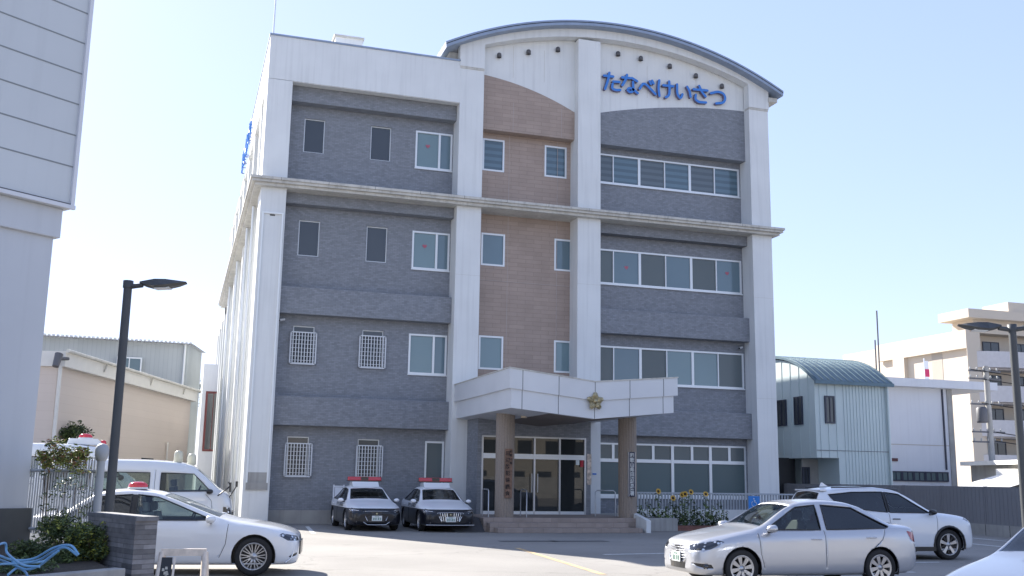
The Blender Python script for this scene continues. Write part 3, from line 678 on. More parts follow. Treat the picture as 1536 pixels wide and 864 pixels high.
mb.add([(tx0,ty+TD,0),(tx1,ty+TD,0),(tx1,ty+TD,tz),(tx0,ty+TD,tz)],[(0,1,2,3)],M_tealw)
# rib lines
k=0; x=tx0+.25
while x<tx1-.1:
    k+=1
    dz=tzl if x<txo else 0
    wdt=.02
    mb.box(x-wdt,x+wdt,ty-.025,ty-.001,dz,tz-.02,M_tealw); x+=.42 if x<tx0+1.1 else .17
mb.box(tx0,tx1,ty-.028,ty-.002,2.98,3.0,M_winframe)
y=ty+.5
while y<ty+TD-.2: mb.box(tx0-.02,tx0-.001,y-.015,y+.015,tzl,tarc(y)-.08,M_tealw); y+=.7
mb.build('wall',M_tealw,tb)
mb=MB(); 
for i in range(n):
    y0,y1=ys[i],ys[i+1]; e0,e1=y0-(.25 if i==0 else 0),y1+(.25 if i==n-1 else 0)
    z0,z1=tarc(y0)-(.14 if i==0 else 0),tarc(y1)-(.14 if i==n-1 else 0)
    mb.add([(tx0-.12,e0,z0),(tx1+.12,e0,z0),(tx1+.12,e1,z1),(tx0-.12,e1,z1),(tx0-.12,e0,z0+.1),(tx1+.12,e0,z0+.1),(tx1+.12,e1,z1+.1),(tx0-.12,e1,z1+.1)],[(0,1,2,3),(4,5,6,7),(0,1,5,4),(2,3,7,6),(1,2,6,5),(0,3,7,4)],M_tealr)
x=tx0+.0
while x<tx1+.1:
    for i in range(n):
        y0,y1=ys[i]-(.25 if i==0 else 0),ys[i+1]; z0,z1=tarc(ys[i])-(.14 if i==0 else 0)+.1,tarc(ys[i+1])+.1
        mb.add([(x-.02,y0,z0),(x+.02,y0,z0),(x+.02,y0,z0+.05),(x-.02,y0,z0+.05),(x-.02,y1,z1),(x+.02,y1,z1),(x+.02,y1,z1+.05),(x-.02,y1,z1+.05)],[(0,1,2,3),(3,2,6,7),(0,3,7,4),(1,2,6,5)],M_tealr)
    x+=.33
mb.box(tx0-.13,tx1+.13,ty-.3,ty-.2,tz-.2,tz-.05,M_tealr)
mb.build('roof',M_tealr,tb)
a=onY(1238,596,ty);b=onY(1250,633,ty); flat_window(tb,a.x,b.x,ty-.02,b.z,a.z,gm=G_dark)
for (l,t,r,b) in ((1194,596,1203,636),(1168,601,1179,638)):
    a=onX(r,t,tx0);c=onX(l,b,tx0); flat_window(tb,min(a.y,c.y),max(a.y,c.y),tx0-.02,c.z,a.z,gm=G_dark,axis='x',fw=.05)
mb=MB(); mb.tube([(tx1-.12,ty-.1,0),(tx1-.12,ty-.1,tz-.1)],.06,M_tealw); mb.build('downpipe',M_tealw,tb)
mb=MB(); mb.box(tx0+.3,txo-.0,ty+1.6,ty+1.7,0,tzl-.03,M_conc); mb.box(tx0-1.5,tx0+.3,ty+2.2,ty+2.3,0,tzl+.0,M_dark); mb.build('recess_wall',M_conc,tb)
flat_window(tb,tx0+.35,txo-.55,ty+1.6,.9,2.2,gm=G_dark)
# low part joining it on the left, shaded
lb=thing('link_block','low dark block between the police station and the teal annex','building')
mb=MB(); mb.box(21.5,tx0-.3,9.5,16,0,5.3,M_conc); mb.box(21.2,tx0-.3,9.3,16,5.3,5.55,M_ledge); mb.build('wall',M_conc,lb)
flat_window(lb,22.0,23.6,9.5,.8,2.3,gm=G_dark); flat_window(lb,22.1,23.4,9.5,3.4,4.6,gm=G_dark)
# white hall
wb=thing('white_hall','windowless white hall with a thick flat roof slab behind the teal annex','building')
wy=13.8; wx0=31.,
wx0=31.0; wxe=onY(1423,650,wy).x; wxs=onY(1485,590,wy).x
z1=onY(1400,583,wy).z; zt=onY(1400,571,wy).z; zl=onY(1380,704,wy).z
mb=MB(); mb.box(wx0,wxe,wy,wy+12,0,z1,M_wh); mb.box(wx0,wxe,wy-.01,wy-.001,onY(1380,668,wy).z,onY(1380,667,wy).z,M_beige2); mb.box(wxe-.35,wxe-.28,wy-.08,wy-.001,zl,z1-.02,M_winframe); mb.build('wall',M_wh,wb)
mb=MB(); mb.box(wx0-.4,wxs,wy-.6,wy+12.5,z1,zt,M_wh); mb.build('roof',M_wh,wb)
mb=MB(); mb.box(wxe,wxe+.35,wy-.05,wy+.3,0,z1,M_conc); mb.build('column',M_conc,wb)
for k in range(5):
    a=onY(1336+k*17.5,708,wy).x; b=onY(1336+k*17.5+15,708,wy).x; flat_window(wb,a,b-.05,wy-.03,onY(1370,720,wy).z,onY(1370,709,wy).z,gm=G_office)
mb=MB(); p=onY(1332,687,wy); q=onY(1346,692,wy); mb.box(p.x,q.x,wy-.06,wy-.002,q.z,p.z,mat('sign_darkred',(.10,.03,.03),.5)); mb.build('wall_sign',None,wb)
# apartment block
ap=thing('apartment_block','beige apartment block with curved white balconies at the right edge','building')
axc,ayc=57.0,31.6; zt=onX(1466,497,axc).z
mb=MB(); mb.box(axc,axc+24,ayc+1.6,ayc+2.2,0,zt,M_beige); mb.box(axc,axc+24,ayc+2.2,ayc+17,0,zt,M_beige); 
mb.build('wall',M_beige,ap)
mb=MB(); mb.box(axc-.5,axc+.5,ayc,ayc+10.6,0,zt,M_beige); 
mb.build('end_wall',M_beige,ap)
# raised frame and panels on the end wall
mb=MB(); X=axc-.5
ya=onX(1457,560,X).y; yb=onX(1362,560,X).y; yc=onX(1345,560,X).y
mb.box(X-.35,X,ayc,ayc+11,zt-1.3,zt+.15,M_beige); mb.box(X-.35,X,ayc,ya-.1,0,zt-1.3,M_beige); mb.box(X-.35,X,yb,yc,0,zt-1.3,M_beige)
y1=onX(1415,560,X).y;y2=onX(1399,560,X).y
mb.box(X-.02,X-.001,y1,y2,0,zt-1.3,M_beige2); mb.build('end_wall_frame',M_beige,ap)
mb=MB(); mb.box(axc-.9,axc+24.5,ayc-.5,ayc+2.9,zt+1.05,zt+1.75,M_beige); mb.box(axc+.2,axc+23,ayc+.3,ayc+2.6,zt,zt+1.05,M_beige); mb.build('roof',M_beige,ap)
mb=MB(); mb.box(axc+3.4,axc+24,ayc-.1,ayc+2.7,zt+1.75,zt+2.6,M_beige); mb.build('roof_room',M_beige,ap)
lev=[onY(1500,q,ayc).z for q in (529,580,631)]; lev.append(2*lev[2]-lev[1])
for z in lev:
    x0=axc+.1
    for u in range(3):
        xa=x0+u*7.6; mb=MB()
        n=12; o=[(xa+7.5*i/n,ayc-.9*math.sin(math.pi*i/n)**.6) for i in range(n+1)]
        mb.prism(o+[(xa+7.5,ayc+.12),(xa,ayc+.12)],'z',z-1.25,z,M_balc)
        mb.build('balcony',M_balc,ap)
    for u in range(3):
        xa=x0+u*7.6
        flat_window(ap,xa+.6,xa+1.3,ayc+1.58,z-.1,z+1.0,gm=G_dark); flat_window(ap,xa+2.1,xa+3.6,ayc+1.58,z-1.1,z+1.0,gm=G_dark)
        flat_window(ap,xa+5.2,xa+6.6,ayc+1.58,z-1.1,z+1.0,gm=G_dark)
    mb=MB(); mb.box(axc,axc+24,ayc+.1,ayc+1.6,z-1.35,z-1.2,M_balc); mb.build('balcony_floor',M_balc,ap)
for i,(px,top,zb) in enumerate(((1315,466,560),(1312.5,510,570))):
    D=80; a=at(px,top,D);b=at(px+1,zb,D); mb=MB(); mb.tube([(a.x,a.y,7.),(a.x,a.y,a.z)],.06,M_lampg,5); o=mb.build('radio_mast',M_lampg)
    tag(o,['taller thin radio mast rising behind the beige apartment block','shorter thin radio mast left of the beige apartment block'][i],'mast')
# small flag on a pole
p=at(1386,540,66); mb=MB(); fl=thing('flagpole','thin pole with a red and white flag hanging behind the white hall','flagpole',(p.x,p.y,0))
mb.tube([(0,0,0),(0,0,p.z+.1)],.035,M_alu,6); mb.build('pole',M_alu,fl)
M_fr=mat('flag_red',(.55,.04,.12),.8);M_fw=mat('flag_white',(.75,.75,.75),.8)
mb=MB(); mb.box(.02,.28,-.03,.03,p.z-1.2,p.z-.05,M_fw); mb.box(.0,.3,-.05,.05,p.z-1.0,p.z-.55,M_fr); mb.build('flag',M_fw,fl)
# utility pole with equipment
up_=at(1482,600,58); mb=MB(); up=thing('utility_pole','concrete utility pole hung with wires and boxes in front of the apartment block','pole',(up_.x,up_.y,0))
mb.tube([(0,0,0),(0,0,7.6)],[.17,.13],M_conc,10); mb.build('pole',M_conc,up)
M_fpa=mat('porcelain_grey',(.38,.38,.37),.4)
for zz in (7.3,6.9,5.6,4.2,3.7):
    mb=MB(); mb.box(-1.1,.9,-.05,.05,zz,zz+.08,M_lampg); mb.build('crossarm',M_lampg,up)
    for k in range(5):
        mb=MB(); mb.lathe([(.001,.15),(.03,.14),(.045,.05),(.02,0)],M_fpa,8,Matrix.Translation((-1.+k*.42,0,zz+.08))); mb.build('insulator',M_fpa,up)
mb=MB(); mb.lathe([(.001,0),(.25,0),(.27,.1),(.27,.7),(.2,.8),(.001,.8)],M_lampg,14,Matrix.Translation((-.45,0,4.7))); mb.build('transformer',M_lampg,up)
for k,(dz,dy) in enumerate(((7.4,0),(6.98,.1),(5.7,0),(4.3,.1),(3.8,-.1))):
    pts=[Vector((up_.x+(i/12)*26-1+k*.3,up_.y+dy-(i/12)*8,dz-1.2*math.sin(math.pi*i/12))) for i in range(13)]
    mb=MB(); mb.tube(pts,.025,M_black,5); tag(mb.build('overhead_wire',M_black),['topmost','second highest','middle','second lowest','lowest'][k]+' of the five black overhead wires sagging from the utility pole','wire','overhead wires on the utility pole')
# long grey wall on the right
M_pfence=mat('grey_fence_panel',(.22,.22,.23),.7,var=.05,vscale=.5)
A_=onZ(1456,801); B_=onZ(1534,808); d=(B_-A_).normalized(); d.z=0
a=A_-d*16; b=B_+d*9; L_=(b-a).length; ang=math.atan2(d.y,d.x)
fw=thing('boundary_wall','long grey panel fence on a low concrete footing behind the parked white crossover','wall',(a.x,a.y,0),ang)
def onW(px,py):
    r=ray(px,py); n=Vector((-d.y,d.x,0)); return CAM+r*((A_-CAM).dot(n)/r.dot(n))
zt=(onW(1300,727).z+onW(1536,731).z)/2; zf_=(onW(1453,784).z+onW(1534,791).z)/2
mb=MB(); mb.box(0,L_,0,.2,0,zf_,M_conc)
x=0
while x<L_: mb.box(x-.01,x+.01,-.004,.0,0,zf_,M_dark); x+=1.2
mb.build('footing',M_conc,fw)
x=0
while x<L_:
    mb=MB(); mb.box(x+.01,x+2.37,.05,.12,zf_,zt,M_pfence); mb.box(x-.02,x+.02,.03,.15,zf_,zt+.01,M_pfence)
    u=x+.1
    while u<x+2.3: mb.box(u,u+.02,.04,.051,zf_+.02,zt-.02,M_pfence); u+=.2
    mb.build('fence_panel',M_pfence,fw); x+=2.4
# white corrugated lean-to and concrete block behind it
M_corr=mat('white_corrugated',(.80,.78,.74),.5,var=.06)
sh=thing('corrugated_shed','low shed with a sunlit white corrugated roof behind the grey fence','shed')
p0=at(1424,733,52);p1=at(1505,733,50); zA=at(1424,700,54).z; 
d=(p1-p0);d.z=0;u=d.normalized();nn=Vector((-u.y,u.x,0)); E1,E2,E3=1.4,2.05,2.65
def SP(s,t,z): v=p0+u*s+nn*t; return (v.x,v.y,z)
Ls=d.length; zr=at(1430,708,56).z; zr2=at(1440,693,60).z
mb=MB(); 
k=0;st=.12
while k*st<Ls:
    a_=k*st; hz=.03*(k%2)
    mb.add([SP(a_,0,E1+hz),SP(min(a_+st,Ls),0,E1+.03-hz),SP(min(a_+st,Ls),3.0,E2+.03-hz),SP(a_,3.0,E2+hz)],[(0,1,2,3)],M_corr); k+=1
k=0
while k*st<Ls*.45:
    a_=k*st; hz=.03*(k%2)
    mb.add([SP(a_,3.,E2+hz),SP(a_+st,3.,E2+.03-hz),SP(a_+st,6.,E3-hz),SP(a_,6.,E3-.03+hz)],[(0,1,2,3)],M_corr)
    mb.add([SP(a_,3.,E2+hz),SP(a_+st,3.,E2+.03-hz),SP(a_+st,3.,E2+.3),SP(a_,3.,E2+.3)],[(0,1,2,3)],M_corr); k+=1
mb.build('roof',M_corr,sh)
mb=MB(); v=[SP(0,.3,0),SP(Ls,.3,0),SP(Ls,.3,1.35),SP(0,.3,1.35),SP(0,5.5,0),SP(Ls,5.5,0),SP(Ls,5.5,1.4),SP(0,5.5,1.4)]; mb.add(v,[(0,1,2,3),(0,3,7,4),(1,2,6,5)],M_beige2); mb.build('wall',M_beige2,sh)
gb=thing('concrete_block_building','grey concrete flat roofed building behind the corrugated shed','building')
g0=at(1456,700,58); g1=at(1560,700,52); d=(g1-g0);d.z=0;u=d.normalized();nn=Vector((-u.y,u.x,0)); p0=g0; Lg=d.length+6; zg=at(1500,691,55).z
mb=MB(); v=[SP(0,0,0),SP(Lg,0,0),SP(Lg,0,zg-.2),SP(0,0,zg-.2),SP(0,9,0),SP(Lg,9,0),SP(Lg,9,zg-.2),SP(0,9,zg-.2)]; mb.add(v,[(0,1,2,3),(0,3,7,4),(1,2,6,5),(3,2,6,7)],M_conc); mb.build('wall',M_conc,gb)
mb=MB(); v=[SP(-.3,-.4,zg-.2),SP(Lg,-.4,zg-.2),SP(Lg,9,zg-.1),SP(-.3,9,zg-.1),SP(-.3,-.4,zg),SP(Lg,-.4,zg),SP(Lg,9,zg+.5),SP(-.3,9,zg+.5)]; mb.add(v,[(0,1,2,3),(4,5,6,7),(0,1,5,4),(0,3,7,4),(1,2,6,5),(2,3,7,6)],M_corr); mb.build('roof',M_corr,gb)
# ================= left side neighbours =================
M_peach=mat('peach_siding',(.60,.52,.46),.75,brick=(50,.28,.004,.02),var=.03,vscale=.3,mortar=(.52,.44,.38))
M_cream=mat('cream_band',(.66,.64,.60),.7,var=.03)
M_bluegrey=mat('corrugated_blue_grey',(.43,.46,.47),.6,brick=(.22,60,.012,.02),var=.06,vscale=.5,mortar=(.35,.38,.40))
pw=thing('peach_warehouse','low peach building with a sloping cream eave beside the police station','building')
p0=Vector((-5.74,1.2,0)); p1=Vector((-1.58,15.4,0)); u=(p1-p0).normalized(); nn=Vector((-u.y,u.x,0)); Lp=(p1-p0).length
zp=4.74; ztop=at(87,527,35).z
mb=MB(); v=[SP(0,0,0),SP(Lp,0,0),SP(Lp,0,zp),SP(0,0,zp),SP(0,7,0),SP(Lp,7,0),SP(Lp,7,zp),SP(0,7,zp)]; mb.add(v,[(0,1,2,3),(0,3,7,4),(1,2,6,5)],M_peach)
mb.build('wall',M_peach,pw)
mb=MB(); v=[SP(-.1,-.25,zp),SP(Lp+.1,-.25,zp),SP(Lp+.1,-.25,ztop),SP(-.1,-.25,ztop),SP(-.1,7,zp),SP(Lp+.1,7,zp),SP(Lp+.1,7,ztop),SP(-.1,7,ztop)]; mb.add(v,[(0,1,2,3),(0,3,7,4),(1,2,6,5),(3,2,6,7),(0,1,5,4)],M_cream)
mb.build('fascia',M_cream,pw)
mb=MB(); mb.tube([SP(-.2,-.34,ztop+.0),SP(Lp+.2,-.34,ztop)],.06,M_ledge,8); mb.build('gutter',M_ledge,pw)
for s in (3.2,8.2,12.6):
    mb=MB(); mb.tube([SP(s,-.34,ztop-.05),SP(s,-.28,zp+.15)],.035,M_ledge,6); mb.build('gutter_drop',M_ledge,pw)
mb=MB(); mb.tube([SP(-.05,-.1,0),SP(-.05,-.1,zp+.4)],.06,M_cream,8); mb.build('downpipe',M_cream,pw)
for s in (5.,11.5):
    mb=MB(); mb.tube([SP(s,-.1,0),SP(s,-.1,2.8)],.04,M_cream,6); mb.build('conduit',M_cream,pw)
mb=MB(); 
c=SP(9.0,-.03,0); 
v=[SP(8.6,-.04,1.55),SP(10.,-.04,1.55),SP(10.,-.04,2.1),SP(8.6,-.04,2.1),SP(8.6,.0,1.55),SP(10.,0,1.55),SP(10.,0,2.1),SP(8.6,0,2.1)]
mb.add(v,[(0,1,2,3),(0,1,5,4),(3,2,6,7),(0,3,7,4),(1,2,6,5)],G_dark); mb.build('vent_window',G_dark,pw)
a=Vector(SP(0,-.3,zp+.25)); mb=MB(); mb.tube([a,a+Vector((-.25,-.3,-.05))],.05,M_lampg); mb.tube([a+Vector((-.25,-.3,.1)),a+Vector((-.3,-.45,-.3))],[.13,.1],M_lampg,10); mb.build('wall_lamp',M_lampg,pw)
bw=thing('corrugated_warehouse','tall blue grey corrugated warehouse rising behind the peach building','building')
a0=Vector((-8.4,21.,0)); a1=Vector((-1.84,21.4,0)); a2=Vector((-1.07,26.4,0)); zb8=8.05; z2=at(303,530,60).z
mb=MB(); 
mb.add([(a0.x-6,a0.y,0),(a1.x,a1.y,0),(a1.x,a1.y,zb8),(a0.x-6,a0.y,zb8),(a2.x,a2.y,0),(a2.x,a2.y,z2),(a0.x-6,a2.y,0),(a0.x-6,a2.y,z2)],[(0,1,2,3),(1,4,5,2),(0,3,7,6),(3,2,5,7)],M_bluegrey); mb.build('wall',M_bluegrey,bw)
mb=MB()
x=a0.x-6.2
while x<a1.x+.1: mb.box(x,x+.12,a1.y-.5+(x-a1.x)*.06,a1.y-.1,zb8-.02,zb8+.06,M_wh); x+=.2
mb.add([(a0.x-6.2,a0.y-.5,zb8-.02),(a1.x+.2,a1.y-.5,zb8-.02),(a2.x+.25,a2.y,z2+.02),(a0.x-6.2,a2.y,z2+.02)],[(0,1,2,3)],M_wh); mb.build('roof',M_wh,bw)
p=onY(193,547,21.2); flat_window(bw,p.x-.5,p.x+.55,21.1,p.z-.3,p.z+.3,fm=M_alu,gm=G_teal)
mb=MB(); mb.tube([(a1.x-.15,a1.y-.1,0),(a1.x-.15,a1.y-.1,zb8)],.06,M_alu,8); mb.build('downpipe',M_alu,bw)
# reddish windowed house far in the gap
hb=thing('brown_shop_house','narrow building with dark red window frames seen in the gap beside the police station','building')
M_redfr=mat('dark_red_frame',(.16,.03,.03),.5)
mb=MB(); q=at(296,690,66);r2=at(316,690,72); mb.box(q.x,q.x+4,q.y,q.y+5,0,8.2,M_wh); mb.build('wall',M_wh,hb)
flat_window(hb,q.x+.35,q.x+1.05,q.y,3.0,6.4,fm=M_redfr,gm=G_dark,fw=.12)
# ================= near building on the left =================
M_siding=mat('pale_siding',(.56,.585,.60),.6,var=.04,vscale=.5,streak=.05)
M_beam=mat('pale_render',(.54,.56,.59),.7,var=.05,vscale=.6,streak=.05)
M_plinth=mat('dark_plinth',(.085,.09,.09),.85,var=.2,vscale=2.)
nb=thing('corner_building','tall pale building with grooved siding jutting over a render column at the left edge','building')
cn0=Vector((-3.60,-19.69,0)); fd=Vector((-math.sin(R(53.5)),-math.cos(R(53.5)),0)); bd=Vector((-fd.y,fd.x,0))*-1   # fd: towards camera-left; bd: away
if bd.y<0: bd=-bd
def NP(s,t,z): v=cn0+fd*s+bd*t; return (v.x,v.y,z)
def nbox(mb,s0,s1,t0,t1,z0,z1,m):
    v=[NP(s,t,z) for s in(s0,s1) for t in (t0,t1) for z in(z0,z1)]
    mb.add(v,[(0,1,3,2),(4,6,7,5),(0,4,5,1),(2,3,7,6),(0,2,6,4),(1,5,7,3)],m)
zj=4.80; zbm_=4.42; zpl=1.08
mb=MB(); nbox(mb,.12,1.05,.02,7,zpl,zbm_,M_beam); nbox(mb,1.05,9,.22,7,zpl,zbm_,M_beam); mb.build('wall',M_beam,nb)
mb=MB(); nbox(mb,.06,9,-.04,7.1,zbm_,zj,M_beam); mb.build('beam',M_beam,nb,bevel=.01)
mb=MB(); nbox(mb,.07,9,-.03,7,0,zpl,M_plinth); mb.build('plinth',M_plinth,nb)
mb=MB(); nbox(mb,0,9,-.10,7.3,zj,11.5,M_siding)
mb.build('siding',M_siding,nb)
M_groove=mat('groove_grey',(.24,.26,.27),.8); mb=MB(); z=zj+.55
while z<11.4: nbox(mb,.01,9,-.104,-.0985,z,z+.018,M_groove); z+=.42
mb.build('siding_groove',None,nb)
mb=MB(); nbox(mb,-.04,9,-.15,-.101,zj,zj+.05,M_wh); nbox(mb,-.03,9,-.13,-.101,zj+.05,zj+.07,M_lampg); nbox(mb,-.03,.02,-.14,-.08,zj+.05,11.5,M_wh); mb.build('trim',M_wh,nb)
mb=MB(); nbox(mb,1.25,3.0,.19,.23,1.5,4.0,M_beam); nbox(mb,1.35,2.9,.17,.19,1.6,3.9,M_wh); mb.build('blank_panel',M_beam,nb)
# ================= planter, stone wall, fence, shrubs, hoses =================
M_stone=mat('stacked_stone',(.20,.195,.20),.85,brick=(.34,.045,.003,.35),var=.2,vscale=10,bump=.8)
sw=thing('stacked_stone_wall','waist high wall end of thin stacked grey stone slabs beside the street lamp','wall')
s0=at(204,775,10.5); s1=at(136,771,11.6); s2=at(237,776.6,10.6)
e1=(s1-s0);e1.z=0; e2=(s2-s0); e2.z=0
zs=s0.z
mb=MB(); A=Vector((s0.x,s0.y,0));B=A+e1*1.05;C_=A+e2;D_=C_+e1*1.05
mb.add([(*A.xy,0),(*B.xy,0),(*D_.xy,0),(*C_.xy,0),(*A.xy,zs-.04),(*B.xy,zs-.04),(*D_.xy,zs-.04),(*C_.xy,zs-.04)],[(0,1,5,4),(1,2,6,5),(2,3,7,6),(3,0,4,7)],M_stone); mb.build('stone_facing',M_stone,sw)
mb=MB(); k=.012; o=(A+D_)/2
def gr(v): w_=v-o; return o+w_*(1+k*3)
P4=[gr(v) for v in (A,B,D_,C_)]
mb.add([(*v.xy,zs-.04) for v in P4]+[(*v.xy,zs) for v in P4],[(0,1,2,3),(4,5,6,7),(0,1,5,4),(1,2,6,5),(2,3,7,6),(3,0,4,7)],mat('cap_stone',(.17,.17,.18),.8,var=.15,vscale=12)); mb.build('cap',None,sw)
# planter bed
pl=thing('planting_bed','raised soil bed with a concrete kerb in front of the corner building','planter')
M_soil=mat('soil',(.05,.04,.03),.95,var=.3,vscale=12,bump=.8)
k0=at(-40,862,9.0);k1=at(172,858,9.9); zk=(k0.z+k1.z)/2
K=[(k0.x,k0.y),(k1.x,k1.y),(B.x,B.y),(cn0.x+.3,cn0.y-.1),(cn0.x-4.5,cn0.y-3.2)]
mb=MB(); mb.prism(K,'z',0,zk-.03,M_soil); mb.build('soil',M_soil,pl)
mb=MB(); a=Vector((*K[0],0));b=Vector((*K[1],0)); t=(b-a).normalized(); n_=Vector((-t.y,t.x,0))
q=[a-n_*.13,b-n_*.13,b,a]; mb.prism([(v.x,v.y) for v in q],'z',0,zk,M_conc); mb.build('kerb',M_conc,pl,bevel=.01)
# fence of vertical bars with ball-topped post
M_fpaint=mat('fence_grey_paint',(.36,.38,.40),.5)
f0=at(60,800,14.2); f1=at(146,790,13.0)
fn=thing('bar_fence','grey vertical bar fence overgrown with leaves beside the corner building','fence')
fz0=at(70,800,13.8).z; fz1=at(150,686,13.).z; 
f0=Vector((f0.x-.35,f0.y,0)); f1=Vector((f1.x,f1.y,0)); n=34
for i in range(n+1):
    p=f0.lerp(f1,i/n); mb=MB(); mb.tube([(p.x,p.y,fz0),(p.x,p.y,fz1)],.010,M_fpaint,6); mb.build('bar',M_fpaint,fn)
for z in (fz0+.05,fz1-.16):
    mb=MB(); mb.tube([(f0.x,f0.y,z),(f1.x,f1.y,z)],.02,M_fpaint,6); mb.build('rail',M_fpaint,fn)
mb=MB(); mb.tube([(f0.x,f0.y,.6),(f0.x,f0.y,fz1)],.035,M_lampg,8); mb.build('post',M_lampg,fn)
p=at(151,700,12.9); zq=at(153,667,12.9).z; mb=MB(); mb.tube([(p.x,p.y,.5),(p.x,p.y,zq-.1)],.045,M_fpaint,12); mb.lathe([(.02,-.14),(.055,-.12),(.075,-.06),(.08,-.0),(.06,.05),(.03,.07),(.001,.075)],M_fpaint,14,Matrix.Translation((p.x,p.y,zq-.06))); tag(mb.build('post',M_fpaint,fn),'pale round post with a ball top')
# leaves
M_leafd=mat('leaf_dark',(.035,.06,.02),.55,var=.3,vscale=6)
M_leafm=mat('leaf_mid',(.10,.14,.04),.5,var=.3,vscale=6)
M_leafy=mat('leaf_yellow',(.30,.32,.06),.5,var=.3,vscale=6)
M_twig=mat('twig',(.10,.07,.045),.8)
M_leafr=mat('leaf_rusty',(.28,.13,.06),.6)
def leaves(mb,c,rad,n,size,mats,flat=.0,rng=random):
    """leaf-shaped faces scattered in an ellipsoid"""
    for _ in range(n):
        while True:
            p=Vector((rng.uniform(-1,1),rng.uniform(-1,1),rng.uniform(-1,1)))
            if p.length<1: break
        q=Vector((c[0]+p.x*rad[0],c[1]+p.y*rad[1],c[2]+p.z*rad[2]))
        a=Vector((rng.gauss(0,1),rng.gauss(0,1),rng.gauss(0,.6))).normalized(); b=a.cross(Vector((rng.gauss(0,1),rng.gauss(0,1),rng.gauss(0,1)))).normalized()
        s=size*rng.uniform(.6,1.3); w_=s*.33; nrm=a.cross(b)
        mb.add([q-a*s*.5,q+b*w_*.5+nrm*s*.06,q+a*s*.5,q-b*w_*.5+nrm*s*.06],[(0,1,2,3)],rng.choice(mats))
def shrub(name,label,cat,px,py,D,rx,rz_,n,size,mats,group=None,zb=None):
    c=at(px,py,D); zb=zk-.05 if zb is None else zb
    t=thing(name,label,cat,(c.x,c.y,zb)); 
    if group: t['group']=group
    rng=random.Random(int(px*7+py)); mb=MB(); hz=c.z-zb
    for k in range(9):
        an=rng.uniform(0,6.28);rr=rx*rng.uniform(.3,.9); mb.tube([(0,0,0),(rr*.4*math.cos(an),rr*.4*math.sin(an),hz*.5),(rr*math.cos(an),rr*math.sin(an),hz+rz_*rng.uniform(-.3,.6))],[.012,.008,.003],M_twig,5)
    mb.build('stem',M_twig,t)
    mb=MB()
    for k in range(14):
        cc=(rng.uniform(-.7,.7)*rx,rng.uniform(-.6,.6)*rx,hz+rng.uniform(-.6,.5)*rz_)
        leaves(mb,cc,(rx*.4,rx*.4,rz_*.42),n//14,size,mats,rng=rng)
    mb.build('foliage',mats[0],t); return t
shrub('evergreen_shrub','rounded dark evergreen shrub against the stacked stone wall','shrub',142,812,11.2,.28,.28,4200,.045,[M_leafd,M_leafm,M_leafm,M_leafy,M_leafd])
shrub('evergreen_shrub','tall dark evergreen shrub below the bar fence','shrub',100,812,11.4,.34,.30,4200,.045,[M_leafd,M_leafd,M_leafm,M_leafd,M_leafm,M_leafy])
shrub('evergreen_shrub','low dark evergreen shrub beside the dark plinth of the corner building','shrub',62,828,11.,.32,.22,3200,.045,[M_leafd,M_leafd,M_leafm])
shrub('evergreen_shrub','dark evergreen shrub under the blue hoses at the left edge','shrub',20,850,10.,.38,.13,2400,.045,[M_leafd,M_leafm,M_leafd])
# climbing leaves on the fence
cl=thing('climbing_plant','yellow green climbing plant hanging over the bar fence','climber',(f0.x,f0.y,.7))
rng=random.Random(5); mb=MB(); off=Vector((f0.x,f0.y,.7))
for k in range(70):
    t_=rng.random()**1.3*.72; px=56+rng.random()*74; py=686+rng.gauss(0,9)-(6 if px<100 else 0)
    if k>52: px=62+rng.random()*66; py=700+rng.random()*75
    c=at(px,py,13.5-(px-60)*.012)-off; leaves(mb,c,(.085,.06,.07),38 if k<=52 else 16,.05,[M_leafm,M_leafy,M_leafy,M_leafd,M_leafr] if k<=52 else [M_leafm,M_leafd],rng=rng)
mb.build('foliage',M_leafm,cl)
mb=MB()
for k in range(9):
    a=at(62+k*8,800,13.7)-off;b=at(66+k*9,690,13.7)-off; mb.tube([a,(a+b)/2+Vector((rng.uniform(-.08,.08),0,0)),b],.006,M_twig,5)
mb.build('stem',M_twig,cl)
# conifer and leaves behind the fence
c=at(100,668,36); ct=thing('garden_tree','dark green garden tree behind the fence and the red beacon','tree',(c.x,c.y,0))
mb=MB(); mb.tube([(0,0,0),(0,0,c.z+.3)],[.09,.04],M_twig,8); mb.build('trunk',M_twig,ct)
mb=MB(); rng=random.Random(3)
for k in range(60):
    px=rng.uniform(76,128); top=652-(px-76)*.38+0 if px<115 else 637+(px-115)*.9; py=rng.uniform(top,684)
    q=at(px,py,36)-Vector((c.x,c.y,0)); q.y+=rng.uniform(-.4,.4); leaves(mb,q,(.28,.28,.18),70,.12,[M_leafd,M_leafd,M_leafm],rng=rng)
mb.build('crown',M_leafd,ct)
# distant tree in the gap
c=at(309,585,80); dt=thing('distant_tree','small dark tree top in the gap left of the police station','tree',(c.x,c.y,0))
mb=MB(); mb.tube([(0,0,0),(0,0,c.z)],[.25,.1],M_twig,6); mb.build('trunk',M_twig,dt); mb=MB()
for k in range(20): leaves(mb,(rng.uniform(-.8,.8),rng.uniform(-.8,.8),c.z+rng.uniform(-1.,.8)),(.5,.5,.4),60,.2,[M_leafd,M_leafd,M_leafm],rng=rng)
mb.build('crown',M_leafd,dt)
